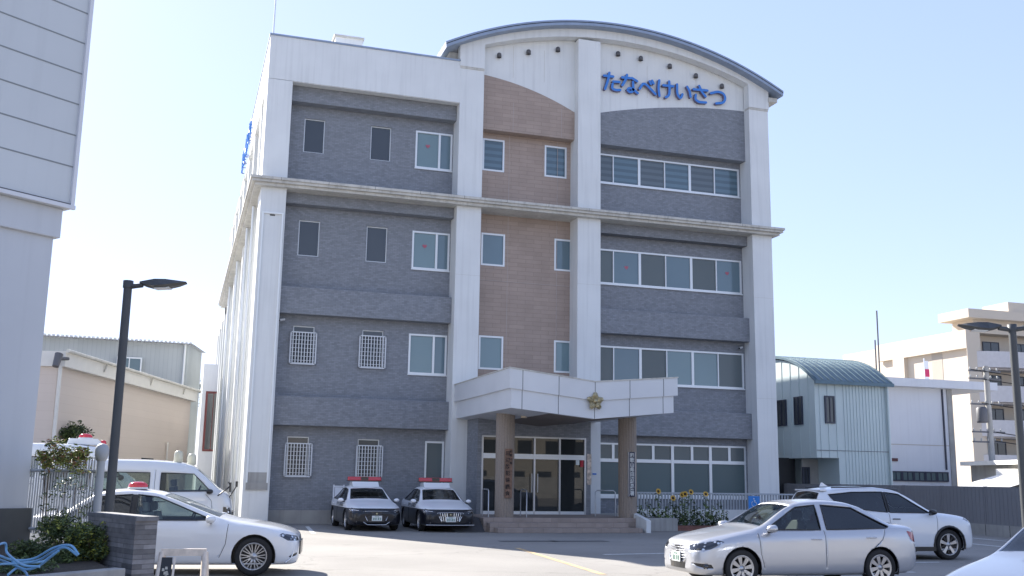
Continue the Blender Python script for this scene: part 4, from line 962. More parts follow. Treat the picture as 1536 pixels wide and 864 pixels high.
# blue hoses
M_hose=mat('blue_hose',(.16,.36,.58),.4,var=.15,vscale=5)
ends=[[(-5,818),(8,815),(10,828),(20,838),(36,848),(60,850)],[(-5,832),(20,840),(50,838),(80,822),(105,818),(118,832)],[(0,846),(30,845),(58,840),(78,828),(98,821),(116,833)],[(-5,838),(18,846),(40,854),(60,848),(78,834),(88,826)],[(12,862),(26,852),(38,858),(42,866)],[(18,843),(60,843),(75,835),(96,818)]]
for i,e in enumerate(ends):
    pts=[at(x,y,8.6+i*.05+.25*math.sin(k)) for k,(x,y) in enumerate(e)]
    P2=[]
    PP=[pts[0]*2-pts[1]]+pts+[pts[-1]*2-pts[-2]]
    for a_ in range(1,len(PP)-2):
        for k in range(6):
            t=k/6;A_,B_,C2,D2=PP[a_-1:a_+3]; P2.append(.5*((2*B_)+(C2-A_)*t+(2*A_-5*B_+4*C2-D2)*t*t+(3*B_-A_-3*C2+D2)*t*t*t))
    P2.append(pts[-1]); mb=MB(); mb.tube(P2,.009,M_hose,8)
    tag(mb.build('hose',M_hose),['blue hose looping highest at the left edge then dipping into the tangle','blue hose that arches over and hangs down at the right tip of the tangle','longest blue hose rising from the soil kerb to the right tip','blue hose along the middle of the tangle ending short of the tip','short blue hose curling down to the kerb at the lower left','blue hose lying straight across the shrub just under the others'][i],'hose','tangled blue hoses over the shrub')
# street lamps
M_pole=mat('lamp_post_dark',(.055,.06,.065),.5,var=.1)
def lamp(name,label,px0,py0,D,zt,arms,rz):
    p=at(px0,py0,D); t=thing(name,label,'street lamp',(p.x,p.y,0),rz); mb=MB()
    mb.tube([(0,0,0),(0,0,.5),(0,0,zt)],[.05,.05,.045],M_pole,16); mb.lathe([(.055,zt-.06),(.055,zt+.02),(.001,zt+.025)],M_pole,16); mb.build('pole',M_pole,t)
    for s in arms:
        M4=Matrix.Rotation(0 if s>0 else math.pi,4,'Z')@Matrix.Translation((0,0,zt-.02))@Matrix.Rotation(R(-2),4,'Y')
        mb=MB(); mb.tube([M4@Vector((0,0,-.03)),M4@Vector((.16,0,-.01))],.028,M_pole,10); mb.build('arm',M_pole,t)
        # leaf-shaped head
        prof=[(.13,.035,.0,.03),(.20,.06,-.03,.04),(.30,.12,-.055,.05),(.42,.14,-.05,.045),(.55,.10,-.025,.03),(.64,.03,0,.012)]
        vs=[]
        for x,w_,zb,ztp in prof: vs+=[M4@Vector(q) for q in ((x,-w_,zb+.02),(x,-w_*.5,zb),(x,w_*.5,zb),(x,w_,zb+.02),(x,w_*.55,ztp),(x,-w_*.55,ztp))]
        mb=MB(); n=6; fs=[(i*n+k,i*n+(k+1)%n,(i+1)*n+(k+1)%n,(i+1)*n+k) for i in range(len(prof)-1) for k in range(n)]+[tuple(range(n)),tuple(range(len(vs)-n,len(vs)))]
        mb.add(vs,fs,M_pole); h=mb.build('lamp_head',M_pole,t)
        mb=MB(); q=[(.30,-.07,-.058),(.30,.07,-.058),(.46,.07,-.052),(.46,-.07,-.052)]; mb.add([M4@Vector(v) for v in q]+[M4@(Vector(v)+Vector((0,0,.012))) for v in q],[(0,1,2,3),(4,5,6,7),(0,1,5,4),(1,2,6,5),(2,3,7,6),(3,0,4,7)],M_alu); mb.build('lens',M_alu,h)
    return t
lamp('street_lamp','single headed dark street lamp rising behind the stone wall on the left',186,500,12.,at(195,424,12.).z,[1],R(-14))
lamp('street_lamp','twin headed dark street lamp at the right edge of the car park',1523,560,14.,at(1518,489,14.).z,[1,-1],R(-25))
# ================= planting and ramp right of the entrance =================
M_brick=mat('red_brick_edge',(.20,.09,.07),.8,brick=(.2,.07,.006,.15),var=.15)
a=onZ(975,797);b=onZ(1150,797)
fbx0,fbx1=xr_+.15,17.6; fy=-3.6
fb=thing('flower_bed','long flower bed with a low brick edge under the office windows','planter')
mb=MB(); mb.box(fbx0,fbx1,fy-.12,fy,0,.16,M_brick); mb.build('brick_edge',M_brick,fb); mb=MB(); mb.box(fbx0,fbx1,fy,fy+1.2,0,.12,M_soil); mb.build('soil',M_soil,fb)
rp_=thing('ramp_parapet','low white ramp wall with a slatted railing behind the sunflowers','railing')
mb=MB(); mb.box(fbx0+.1,18.2,fy+1.25,fy+1.4,0,.62,M_white); mb.build('parapet',M_white,rp_)
M_rail=mat('rail_grey',(.40,.43,.46),.5)
x=fbx0+.2
nb_=0
while x<18.1:
    mb=MB(); mb.box(x-.02,x+.02,fy+1.30,fy+1.34,.62,1.12,M_rail); mb.build('slat',M_rail,rp_); x+=.11; nb_+=1
mb=MB(); mb.box(fbx0+.1,18.2,fy+1.28,fy+1.36,1.12,1.17,M_rail); mb.build('top_rail',M_rail,rp_)
M_petal=mat('sunflower_petal',(.65,.38,.03),.6); M_disc=mat('sunflower_disc',(.06,.03,.015),.8); M_stemg=mat('stem_green',(.06,.10,.03),.6)
sun_tops=[(987,737),(1009,747),(1023,742),(1027,741),(1036,738),(1058,741),(959,756),(971,752),(1045,758),(1003,756),(1067,757),(1015,758),(979,760),(1078,752),(1051,768),(995,764),(963,766),(1032,762),(1063,766),(1086,764),(1020,772),(984,770),(1042,772),(1074,772)]
lbl=['tallest left sunflower with an open orange bloom','sunflower with a small yellow bloom left of the middle of the bed','sunflower with a leaning bloom mid bed','sunflower with a pale bloom just right of mid bed','tallest mid bed sunflower with an orange bloom','rightmost sunflower with a drooping orange bloom']
for i,(px,py) in enumerate(sun_tops):
    yy=fy+.25+.25*(i%3)
    p=onY(px,py,yy); h=p.z-.1
    rng=random.Random(i+40)
    if i<6: t=thing('sunflower',lbl[i],'sunflower',(p.x,yy,.1))
    else: t=thing('sunflower','leafy sunflower stalk without an open bloom in the flower bed','sunflower',(p.x,yy,.1),0,'sunflower stalks without blooms')
    mb=MB(); lean=rng.uniform(-.05,.05); mb.tube([(lean,0,0),(lean*.5,0,h*.5),(0,0,h)],[.014,.012,.008],M_stemg,6); mb.build('stem',M_stemg,t)
    mb=MB()
    for k in range(19):
        z=h*(.12+.85*k/19); an=rng.uniform(0,6.28); l=rng.uniform(.13,.25)*(1.1-.35*k/19); d=Vector((math.cos(an),math.sin(an),0)); s=Vector((-d.y,d.x,0)); o=Vector((0,0,z))
        mb.add([o+d*.03,o+d*l*.5+s*l*.38+Vector((0,0,.03)),o+d*l+Vector((0,0,-l*.35)),o+d*l*.5-s*l*.38+Vector((0,0,.03)),o+d*l*.55+Vector((0,0,.0))],[(0,1,4),(1,2,4),(2,3,4),(3,0,4)],rng.choice([M_leafm,M_leafd,M_leafm]))
    mb.build('leaf',M_leafm,t)
    if i<6:
        M4=Matrix.Translation((0,-.03,h))@Matrix.Rotation(rng.uniform(-.5,.5),4,'Z')@Matrix.Rotation(R(75+rng.uniform(-15,15)),4,'X'); mb=MB(); r0=.045;sc_=.085
        for k in range(16):
            a_=2*math.pi*k/16; d=Vector((math.cos(a_),math.sin(a_),0));s=Vector((-d.y,d.x,0)); mb.add([M4@(d*r0-s*.012),M4@(d*sc_-s*.01+Vector((0,0,.01))),M4@(d*(sc_+.02)),M4@(d*sc_+s*.01+Vector((0,0,.01))),M4@(d*r0+s*.012)],[(0,1,2,3,4)],M_petal)
        fl_=mb.build('bloom',M_petal,t); mb=MB(); mb.lathe([(.001,.018),(.03,.015),(.05,.0),(.001,-.01)],M_disc,12,M4); mb.build('bloom_disc',M_disc,fl_)
# blue access sign
p=onY(1131,752,-3.0); sg=thing('access_sign','small blue wheelchair parking sign behind the silver sedan','sign',(p.x,-3.0,0))
M_sgb=mat('sign_sky_blue',(.03,.22,.62),.4); M_sgw=mat('sign_white',(.75,.78,.8),.5)
mb=MB(); mb.tube([(0,.03,0),(0,.03,p.z+.2)],.02,M_alu,8); mb.build('post',M_alu,sg)
mb=MB(); mb.box(-.21,.21,-.012,.012,p.z-.26,p.z+.17,M_sgb); pn=mb.build('plate',M_sgb,sg)
mb=MB(); zz=p.z-.02
mb.lathe([(.001,0),(.022,0),(.022,.004),(.001,.004)],M_sgw,12,Matrix.Translation((-.01,-.013,zz+.10))@Matrix.Rotation(R(90),4,'X'))
mb.tube([(-.005,-.016,zz+.07),(0,-.016,zz-.0),(.06,-.016,zz-.01),(.09,-.016,zz-.085),(.12,-.016,zz-.08)],.011,M_sgw,6)
mb.tube([(0.0,-.016,zz+.04),(.05,-.016,zz+.035)],.008,M_sgw,6)
mb.tube([(-.015+.085*math.cos(a),-.016,zz-.06+.085*math.sin(a)) for a in [R(120+k*25) for k in range(9)]],.009,M_sgw,6)
mb.build('wheelchair_symbol',M_sgw,pn)
# white notice board by the police cars
p=onY(500,745,-.1); nbd=thing('white_notice_board','small white stand behind the left patrol car','stand',(p.x,-.1,0)); mb=MB()
z1=onY(500,727,-.1).z
for dx in (0,.32): mb.box(dx-.02,dx+.02,-.02,.02,0,z1,M_wh)
for z in (.3,.55,.8,z1-.05): mb.box(0,.32,-.015,.015,z-.02,z+.02,M_wh)
mb.build('frame',M_wh,nbd); mb=MB(); mb.box(.04,.28,-.005,.01,.6,z1-.08,M_wh); mb.build('panel',M_wh,nbd)
# A-frame sign in the foreground
p=onZ(270,930); c=at(275,840,9.6); af=thing('a_frame_board','A-frame board with a pale metal frame and black panel beside the stone wall','sign board',(c.x,c.y,0),R(-8))
ztp=at(270,823,9.6).z; M_fr2=mat('worn_frame',(.70,.60,.50),.5,var=.15,vscale=20); M_blk=mat('black_board',(.02,.02,.022),.5); M_mark=mat('chalk_mark',(.5,.47,.4),.8)
w1=at(236,823,9.6);w2=at(304,823,9.6);wd=(w2-w1).length/2
mb=MB()
mb.box(-wd,wd,-.02,.02,ztp-.06,ztp,M_fr2)
for s in (-1,1):
    for y1 in (-.35,.35):
        a=Vector((s*wd*.95,0,ztp-.03)); b=Vector((s*(wd*1.12),y1,0)); mb.tube([a,b],.028,M_fr2,4)
mb.build('frame',M_fr2,af)
mb=MB(); 
def AF(x,z,o=0): return (x,-.35*(1-z/ztp)-.012-o,z)
mb.add([AF(-wd*.98,.12),AF(-wd*.45,.12),AF(-wd*.45,ztp-.07),AF(-wd*.98,ztp-.07)],[(0,1,2,3)],M_blk)
bb=mb.build('panel',M_blk,af)
mb=MB(); rng=random.Random(9)
for k in range(16):
    x=-wd*.9+rng.random()*wd*.36; z=.5+rng.random()*(ztp-.65); s=.022; mb.add([AF(x,z,.004),AF(x+s,z,.004),AF(x+s*.8,z+s,.004),AF(x,z+s,.004)],[(0,1,2,3)],M_mark)
mb.add([AF(-wd*.40,.12,.002),AF(-wd*.3,.12,.002),AF(-wd*.3,ztp-.07,.002),AF(-wd*.40,ztp-.07,.002)],[(0,1,2,3)],M_fr2); mb.build('panel_marks',M_mark,bb)
# ================= vehicles =================
def pchip(pts):
    xs=[p[0] for p in pts]; ys=[p[1] for p in pts]
    if xs[0]>xs[-1]: xs=xs[::-1]; ys=ys[::-1]
    n=len(xs); h=[xs[i+1]-xs[i] for i in range(n-1)]; d=[(ys[i+1]-ys[i])/h[i] for i in range(n-1)]
    m=[d[0]]+[0 if d[i-1]*d[i]<=0 else (h[i-1]+h[i])*3/((2*h[i]+h[i-1])/d[i-1]+(h[i]+2*h[i-1])/d[i]) for i in range(1,n-1)]+[d[-1]]
    def f(x):
        if x<=xs[0]: return ys[0]
        if x>=xs[-1]: return ys[-1]
        i=0
        while x>xs[i+1]: i+=1
        t=(x-xs[i])/h[i]; t2=t*t;t3=t2*t
        return ys[i]*(2*t3-3*t2+1)+m[i]*h[i]*(t3-2*t2+t)+ys[i+1]*(-2*t3+3*t2)+m[i+1]*h[i]*(t3-t2)
    return f
def paint(name,base,metal=0.,two=None,zline=.70):
    M=mat(name,base,.32 if metal else .28,metal=metal,coat=1.0,spec=.5)
    if two:
        N=M.node_tree.nodes;L=M.node_tree.links;P=N['Principled BSDF']; tc=N.new('ShaderNodeTexCoord'); sx=N.new('ShaderNodeSeparateXYZ'); L.new(tc.outputs['Object'],sx.inputs[0])
        g=N.new('ShaderNodeMath');g.operation='GREATER_THAN';g.inputs[1].default_value=zline;L.new(sx.outputs[2],g.inputs[0])
        mx=N.new('ShaderNodeMix');mx.data_type='RGBA';L.new(g.outputs[0],mx.inputs[0]);mx.inputs[6].default_value=(*two,1);mx.inputs[7].default_value=(*base,1);L.new(mx.outputs[2],P.inputs['Base Color'])
    return M
def see_glass(name,tint,alpha_mix):
    M=bpy.data.materials.new(name); M.use_nodes=True; N=M.node_tree.nodes;L=M.node_tree.links; N.clear()
    o=N.new('ShaderNodeOutputMaterial'); t=N.new('ShaderNodeBsdfTransparent'); t.inputs[0].default_value=(*tint,1)
    g=N.new('ShaderNodeBsdfGlossy'); g.inputs['Roughness'].default_value=.02; g.inputs[0].default_value=(.9,.95,1,1)
    fr=N.new('ShaderNodeFresnel'); fr.inputs[0].default_value=1.5; ma=N.new('ShaderNodeMath'); ma.operation='MULTIPLY_ADD'; ma.inputs[1].default_value=.95; ma.inputs[2].default_value=alpha_mix
    L.new(fr.outputs[0],ma.inputs[0]); mx=N.new('ShaderNodeMixShader'); L.new(ma.outputs[0],mx.inputs[0]); L.new(t.outputs[0],mx.inputs[1]); L.new(g.outputs[0],mx.inputs[2]); L.new(mx.outputs[0],o.inputs[0]); return M
GL_clear=see_glass('windscreen_glass',(.55,.62,.58),.03); GL_tint=see_glass('privacy_glass',(.07,.08,.09),.04)
M_trim=mat('black_trim',(.012,.012,.014),.35,coat=.3); M_chrome=mat('chrome',(.75,.75,.76),.12,metal=1.0); M_seam=mat('panel_gap',(.02,.02,.022),.7)
M_lamp=mat('headlight_glass',(.22,.23,.25),.12,metal=.6,coat=1.0)
_N=M_lamp.node_tree.nodes;_L=M_lamp.node_tree.links;_tc=_N.new('ShaderNodeTexCoord');_v=_N.new('ShaderNodeTexVoronoi');_v.inputs['Scale'].default_value=11;_L.new(_tc.outputs['Object'],_v.inputs[0]);_cr=_N.new('ShaderNodeValToRGB')
_cr.color_ramp.elements[0].position=.18;_cr.color_ramp.elements[0].color=(.75,.77,.8,1);_cr.color_ramp.elements[1].position=.34;_cr.color_ramp.elements[1].color=(.03,.032,.04,1);_L.new(_v.outputs['Distance'],_cr.inputs[0]);_L.new(_cr.outputs[0],_N['Principled BSDF'].inputs['Base Color']); M_tail=mat('tail_light_red',(.32,.01,.015),.15,coat=1.0); M_int=mat('cabin_grey',(.06,.06,.065),.8); M_seat=mat('seat_cover',(.16,.16,.17),.85)
M_seatw=mat('seat_cover_white',(.55,.55,.55),.85)
VS=.87
M_tyre=mat('tyre_rubber',(.018,.018,.019),.8,bump=.3,bscale=80); M_rim=mat('alloy',(.50,.50,.51),.3,metal=.8); M_rimd=mat('alloy_dark',(.03,.03,.033),.35,metal=.6)
M_plate=mat('number_plate_white',(.72,.74,.72),.5); M_platei=mat('number_plate_green',(.02,.16,.08),.6)
M_red=mat('red_lens',(.48,.012,.02),.12,coat=1.0); M_beacon=mat('beacon_red',(.62,.015,.03),.15,coat=1.0)
SEDAN=dict(L=(2.25,-2.34),wb=2.70,W=.8475,rw=.315,wheelw=.19,
 top=[(2.25,.58),(2.235,.66),(2.17,.735),(2.0,.80),(1.8,.85),(1.4,.925),(1.05,.985),(.95,1.02),(.25,1.395),(0,1.45),(-.4,1.475),(-.8,1.455),(-1.15,1.39),(-1.75,1.125),(-1.85,1.09),(-2.2,1.045),(-2.28,.99),(-2.32,.88),(-2.34,.7)],
 yc=[(2.25,.34),(2.17,.52),(2.0,.60),(1.4,.64),(.95,.66),(.25,.555),(-.4,.57),(-1.15,.54),(-1.75,.60),(-2.2,.58),(-2.34,.40)],
 zc=[(2.25,.57),(2.235,.64),(2.17,.715),(2.0,.78),(1.8,.83),(1.4,.905),(1.05,.965),(.95,.99),(.25,1.345),(0,1.395),(-.4,1.415),(-.8,1.395),(-1.15,1.32),(-1.75,1.06),(-1.85,1.04),(-2.2,1.01),(-2.28,.96),(-2.34,.68)],
 yb=[(2.25,.46),(2.22,.58),(2.1,.69),(1.8,.75),(1.35,.775),(0,.79),(-1.5,.775),(-2.1,.72),(-2.28,.62),(-2.34,.48)],
 zbelt=[(2.25,.55),(2.2,.62),(2.1,.67),(1.8,.77),(1.4,.85),(1.0,.895),(0,.925),(-1,.955),(-1.8,.985),(-2.2,.96),(-2.3,.86),(-2.34,.66)],
 w=[(2.25,.52),(2.22,.63),(2.1,.745),(1.8,.82),(1.35,.845),(0,.8475),(-1.5,.84),(-2.0,.80),(-2.25,.71),(-2.34,.56)],
 zs=[(2.25,.50),(2.1,.62),(1.8,.71),(1.,.78),(-1,.82),(-2,.84),(-2.34,.62)],
 zm=[(2.25,.42),(1.8,.48),(0,.50),(-2,.5),(-2.34,.5)],
 zb=[(2.25,.30),(2.2,.22),(2.0,.19),(0,.18),(-1.9,.2),(-2.2,.27),(-2.34,.38)],
 side=[('front',[(.83,.965),(.17,1.335),(-.20,1.375),(-.20,.955)]),('rear',[(-.32,.96),(-.32,1.378),(-.95,1.335),(-1.62,1.015),(-1.52,.985)])],
 ws=[(.90,1.0),(.27,1.36)],rs=[(-1.20,1.35),(-1.70,1.12)],
 seams=[[(1.02,.90),(1.0,.55),(.93,.30)],[(-.26,.95),(-.26,.26)],[(-1.50,.97),(-1.42,.80),(-1.08,.52),(-1.02,.30)],[(1.0,.26),(-.95,.26)]],
 handle=[(-.08,.80),(-1.18,.83)])
def variant(base,**k): d=dict(base); d.update(k); return d
def scale_spec(s,kx,ky,kz,wb=None,**k):
    d=dict(s)
    for key in ('top','zc','zbelt','zs','zm','zb'): d[key]=[(x*kx,z*kz) for x,z in s[key]]
    for key in ('yc','yb','w'): d[key]=[(x*kx,y*ky) for x,y in s[key]]
    d['L']=(s['L'][0]*kx,s['L'][1]*kx); d['W']=s['W']*ky
    for key in ('side',): d[key]=[(n,[(x*kx,z*kz) for x,z in p]) for n,p in s[key]]
    for key in ('ws','rs','handle'): d[key]=[(x*kx,z*kz) for x,z in s[key]]
    d['seams']=[[(x*kx,z*kz) for x,z in p] for p in s['seams']]; d['wb']=wb or s['wb']*kx; d.update(k); return d
def warp(s,fn,zfn=None):
    d=dict(s)
    for key in ('top','zc','zbelt','zs','zm','zb'): d[key]=[(fn(x),(zfn(z) if zfn else z)) for x,z in s[key]]
    for key in ('yc','yb','w'): d[key]=[(fn(x),y) for x,y in s[key]]
    d['L']=(fn(s['L'][0]),fn(s['L'][1])); zf=zfn or (lambda z:z)
    d['side']=[(n,[(fn(x),zf(z)) for x,z in p]) for n,p in s['side']]
    for key in ('ws','rs','handle'): d[key]=[(fn(x),zf(z)) for x,z in s[key]]
    d['seams']=[[(fn(x),zf(z)) for x,z in p] for p in s['seams']]; return d
def ovh(fa,ra,a,b,cab=0.):
    def fn(x):
        if x>a: return a+(x-a)*fa
        if x<-b: return -b+(x+b)*ra
        return x-cab*math.sin(math.pi*(x+b)/(a+b))
    return fn
CROWN0=scale_spec(SEDAN,4.9/4.59,.9/.8475,.985,wb=2.85,rw=.335,wheelw=.215)
CROWN=CROWN0
FA={'c':.80,'s':.88,'v':.80}
_cw=pchip([(-2.6,-2.55),(-1.9,-1.92),(-1.23,-1.42),(-.43,-.80),(.267,-.20),(1.01,.86),(1.42,1.38),(1.7,1.66),(2.41,2.20)]); CROWN_W=warp(CROWN0,_cw,lambda z:z if z<.95 else .95+(z-.95)*1.04)
SEDAN_W=warp(SEDAN,ovh(.90,.90,1.35,1.35))
SUV=dict(L=(2.34,-2.34),wb=2.70,W=.92,rw=.36,wheelw=.225,
 top=[(2.34,.72),(2.32,.85),(2.24,.95),(2.0,1.03),(1.5,1.09),(1.1,1.13),(1.0,1.17),(.25,1.60),(0,1.66),(-.6,1.71),(-1.2,1.69),(-1.75,1.64),(-1.95,1.60),(-2.22,1.18),(-2.29,1.05),(-2.33,.8),(-2.34,.6)],
 yc=[(2.34,.50),(2.24,.62),(2.0,.70),(1.1,.72),(.25,.61),(-.6,.62),(-1.75,.58),(-2.0,.57),(-2.22,.64),(-2.34,.5)],
 zc=[(2.34,.71),(2.32,.83),(2.24,.93),(2.0,1.01),(1.5,1.07),(1.1,1.105),(1.0,1.14),(.25,1.54),(0,1.60),(-.6,1.645),(-1.2,1.62),(-1.75,1.57),(-1.95,1.53),(-2.22,1.14),(-2.29,1.03),(-2.34,.6)],
 yb=[(2.34,.60),(2.28,.72),(2.1,.80),(1.5,.85),(0,.865),(-1.5,.855),(-2.1,.80),(-2.27,.72),(-2.34,.56)],
 zbelt=[(2.34,.69),(2.28,.82),(2.1,.92),(1.5,1.01),(1.0,1.04),(0,1.06),(-1,1.09),(-1.7,1.15),(-2.2,1.10),(-2.3,.95),(-2.34,.58)],
 w=[(2.34,.62),(2.3,.74),(2.15,.84),(1.8,.90),(1.35,.92),(0,.915),(-1.4,.92),(-2.0,.885),(-2.25,.80),(-2.34,.66)],
 zs=[(2.34,.62),(2.1,.82),(1.5,.90),(0,.93),(-1.7,.98),(-2.2,.92),(-2.34,.56)],
 zm=[(2.34,.5),(1.8,.6),(0,.6),(-2,.62),(-2.34,.5)],
 zb=[(2.34,.34),(2.25,.27),(2.0,.23),(0,.22),(-1.9,.26),(-2.2,.33),(-2.34,.42)],
 side=[('front',[(.90,1.10),(.18,1.53),(-.22,1.575),(-.22,1.10)]),('rear',[(-.28,1.105),(-.28,1.58),(-1.10,1.565),(-1.78,1.50),(-1.58,1.22)])],
 ws=[(.93,1.16),(.28,1.56)],rs=[(-1.99,1.55),(-2.18,1.24)],
 seams=[[(1.05,1.05),(1.02,.6),(.95,.34)],[(-.25,1.09),(-.27,.34)],[(-1.45,1.14),(-1.35,.92),(-1.02,.66),(-.98,.38)]],
 handle=[(-.08,.95),(-1.15,.98)])
_f=ovh(.82,.86,1.35,1.35); SUV=warp(SUV,_f)
VAN=dict(L=(2.42,-2.42),wb=2.57,W=.88,rw=.325,wheelw=.19,fx=1.48,
 top=[(2.42,.60),(2.41,.80),(2.37,.98),(2.26,1.13),(2.12,1.24),(1.50,1.98),(1.3,2.12),(.8,2.23),(0,2.27),(-1.6,2.27),(-2.2,2.24),(-2.34,2.15),(-2.40,1.6),(-2.41,1.0),(-2.42,.6)],
 yc=[(2.42,.60),(2.3,.72),(2.12,.76),(1.45,.66),(.8,.68),(-1.6,.68),(-2.34,.66),(-2.42,.66)],
 zc=[(2.42,.59),(2.41,.78),(2.37,.95),(2.26,1.09),(2.12,1.19),(1.50,1.90),(1.3,2.03),(.8,2.12),(0,2.16),(-1.6,2.16),(-2.2,2.13),(-2.34,2.05),(-2.40,1.5),(-2.42,.58)],
 yb=[(2.42,.72),(2.34,.80),(2.1,.85),(1.5,.86),(0,.865),(-2.1,.86),(-2.36,.82),(-2.42,.76)],
 zbelt=[(2.42,.57),(2.38,.85),(2.26,1.0),(2.1,1.08),(1.5,1.10),(0,1.12),(-2.2,1.12),(-2.38,1.0),(-2.42,.57)],
 w=[(2.42,.74),(2.36,.82),(2.2,.87),(1.8,.88),(-2.0,.88),(-2.3,.86),(-2.42,.80)],
 zs=[(2.42,.52),(2.3,.8),(2,.92),(0,.94),(-2.3,.94),(-2.42,.54)],
 zm=[(2.42,.45),(1.8,.6),(0,.6),(-2.42,.5)],
 zb=[(2.42,.34),(2.35,.25),(2.0,.22),(0,.22),(-2.2,.28),(-2.42,.36)],
 side=[('front',[(1.86,1.20),(1.42,1.78),(.62,1.80),(.62,1.16)]),('middle',[(.35,1.18),(.35,1.80),(-1.0,1.80),(-1.0,1.18)]),('rear',[(-1.15,1.18),(-1.15,1.80),(-2.15,1.80),(-2.15,1.18)])],
 ws=[(2.06,1.26),(1.52,1.95)],rs=[(-2.37,1.9),(-2.40,1.3)],
 seams=[[(1.75,1.1),(1.9,.95),(1.95,.6)],[(.48,1.9),(.48,.3)],[(-1.07,1.95),(-1.07,.3)],[(.48,1.0),(-2.2,1.0)]],
 handle=[(.68,.92),(.25,.92)])
VAN=warp(VAN,lambda x:x,lambda z: z*1.125 if z<1.12 else 1.26+(z-1.12)*.73)
def inside(p,poly):
    r=False;n=len(poly)
    for i in range(n):
        a,b=poly[i],poly[(i+1)%n]
        if (a[1]>p[1])!=(b[1]>p[1]) and p[0]<(b[0]-a[0])*(p[1]-a[1])/(b[1]-a[1])+a[0]: r=not r
    return r
def shell(S):
    """lofted open body surface; face layer 'band' = 0..8 from floor centre to roof centre"""
    f={k:pchip(S[k]) for k in ('top','yc','zc','yb','zbelt','w','zs','zm','zb')}
    x1,x0=S['L']; N=104; xs=[]
    for i in range(N+1):
        t=i/N; t=t-.55*math.sin(2*math.pi*t)/(2*math.pi); xs.append(x0+(x1-x0)*t)
    sub=4; bm=bmesh.new(); lay=bm.faces.layers.int.new('band'); rows=[]
    for x in xs:
        g={k:v(x) for k,v in f.items()}
        if g['zc']<g['zbelt']+.012: g['zc']=g['zbelt']+.012
        if g['top']<g['zc']+.008: g['top']=g['zc']+.008
        yc=min(g['yc'],g['yb']-.03)
        P=[(0,g['zb']),(.70*g['w'],g['zb']),(.93*g['w'],g['zb']+.025),(g['w']-.012,min(g['zb']+.13,g['zm']-.04)),(g['w'],g['zm']),(g['w']-.012,max(g['zs'],g['zm']+.03)),(g['yb'],max(g['zbelt'],g['zs']+.03,g['zm']+.06)),(yc,g['zc']),(yc*.55,g['zc']+(g['top']-g['zc'])*.75),(0,g['top'])]
        if P[7][1]<P[6][1]+.006: P[7]=(yc,P[6][1]+.006)
        if P[9][1]<P[7][1]: P[9]=(0,P[7][1]+.006); P[8]=(P[8][0],P[7][1]+.004)
        Q=[Vector((*p,0)) for p in P]; ex=[Vector((-Q[1].x,Q[1].y,0))]+Q+[Vector((-Q[8].x,Q[8].y,0))]
        ring=[]
        for i in range(1,len(ex)-2):
            for k in range(sub):
                t=k/sub;a,b,c,d=ex[i-1:i+3]; v=.5*((2*b)+(c-a)*t+(2*a-5*b+4*c-d)*t*t+(3*b-a-3*c+d)*t**3); 
                lin=b.lerp(c,t); w_=.6 if 4<=i<=8 else 1.; v=lin.lerp(v,w_)
                ring.append((max(0,v.x),v.y))
        ring.append((0,P[9][1]))
        n=len(ring); vs=[]
        for (y,z) in ring: vs.append((x,y,z))
        for (y,z) in ring[1:-1][::-1]: vs.append((x,-y,z))
        rows.append([bm.verts.new(v) for v in vs])
    M_=len(rows[0]); n=len(ring)
    for i in range(N):
        for k in range(M_):
            fc=bm.faces.new((rows[i][k],rows[i][(k+1)%M_],rows[i+1][(k+1)%M_],rows[i+1][k]))
            kk=k if k<n-1 else M_-1-k
            fc[lay]=min(kk//sub,8); fc.smooth=True
    for row in (rows[0],rows[-1]):
        fc=bm.faces.new(row); fc[lay]=9; fc.smooth=False
    bmesh.ops.recalc_face_normals(bm,faces=bm.faces)
    return bm,lay,f
def extract(bm,lay,bands,poly,ax,cond=None,off=0.,remove=True,ydiv=False):
    """cut a convex outline (side: (x,z); front: (y,z); top: (x,y)) out of the shell and return it as MB-like lists"""
    I={'y':(0,2),'x':(1,2),'z':(0,1)}[ax]; A=sum(poly[i][0]*poly[(i+1)%len(poly)][1]-poly[(i+1)%len(poly)][0]*poly[i][1] for i in range(len(poly)))
    if A<0: poly=poly[::-1]
    lo=[min(p[i] for p in poly)-.12 for i in (0,1)]; hi=[max(p[i] for p in poly)+.12 for i in (0,1)]
    def near(fc):
        if fc[lay] not in bands: return False
        if cond and not cond(fc.calc_center_median()): return False
        c=[v.co for v in fc.verts]
        return max(v[I[0]] for v in c)>lo[0] and min(v[I[0]] for v in c)<hi[0] and max(v[I[1]] for v in c)>lo[1] and min(v[I[1]] for v in c)<hi[1]
    for i in range(len(poly)):
        a,b=poly[i],poly[(i+1)%len(poly)]; co=[0,0,0];no=[0,0,0]; co[I[0]],co[I[1]]=a; no[I[0]],no[I[1]]=(b[1]-a[1]),-(b[0]-a[0])
        fs=[fc for fc in bm.faces if near(fc)]; es={e for fc in fs for e in fc.edges}; vs={v for fc in fs for v in fc.verts}
        bmesh.ops.bisect_plane(bm,geom=list(vs)+list(es)+fs,dist=1e-5,plane_co=co,plane_no=no)
    sel=[]
    for fc in bm.faces:
        if near(fc):
            c=fc.calc_center_median()
            if inside((c[I[0]],c[I[1]]),poly): sel.append(fc)
    bm.normal_update()
    out=([],[]); idx={}
    for fc in sel:
        ids=[]
        for v in fc.verts:
            if v not in idx: idx[v]=len(out[0]); out[0].append(v.co+v.normal*off)
            ids.append(idx[v])
        out[1].append(tuple(ids))
    if remove and sel: bmesh.ops.delete(bm,geom=sel,context='FACES')
    return out
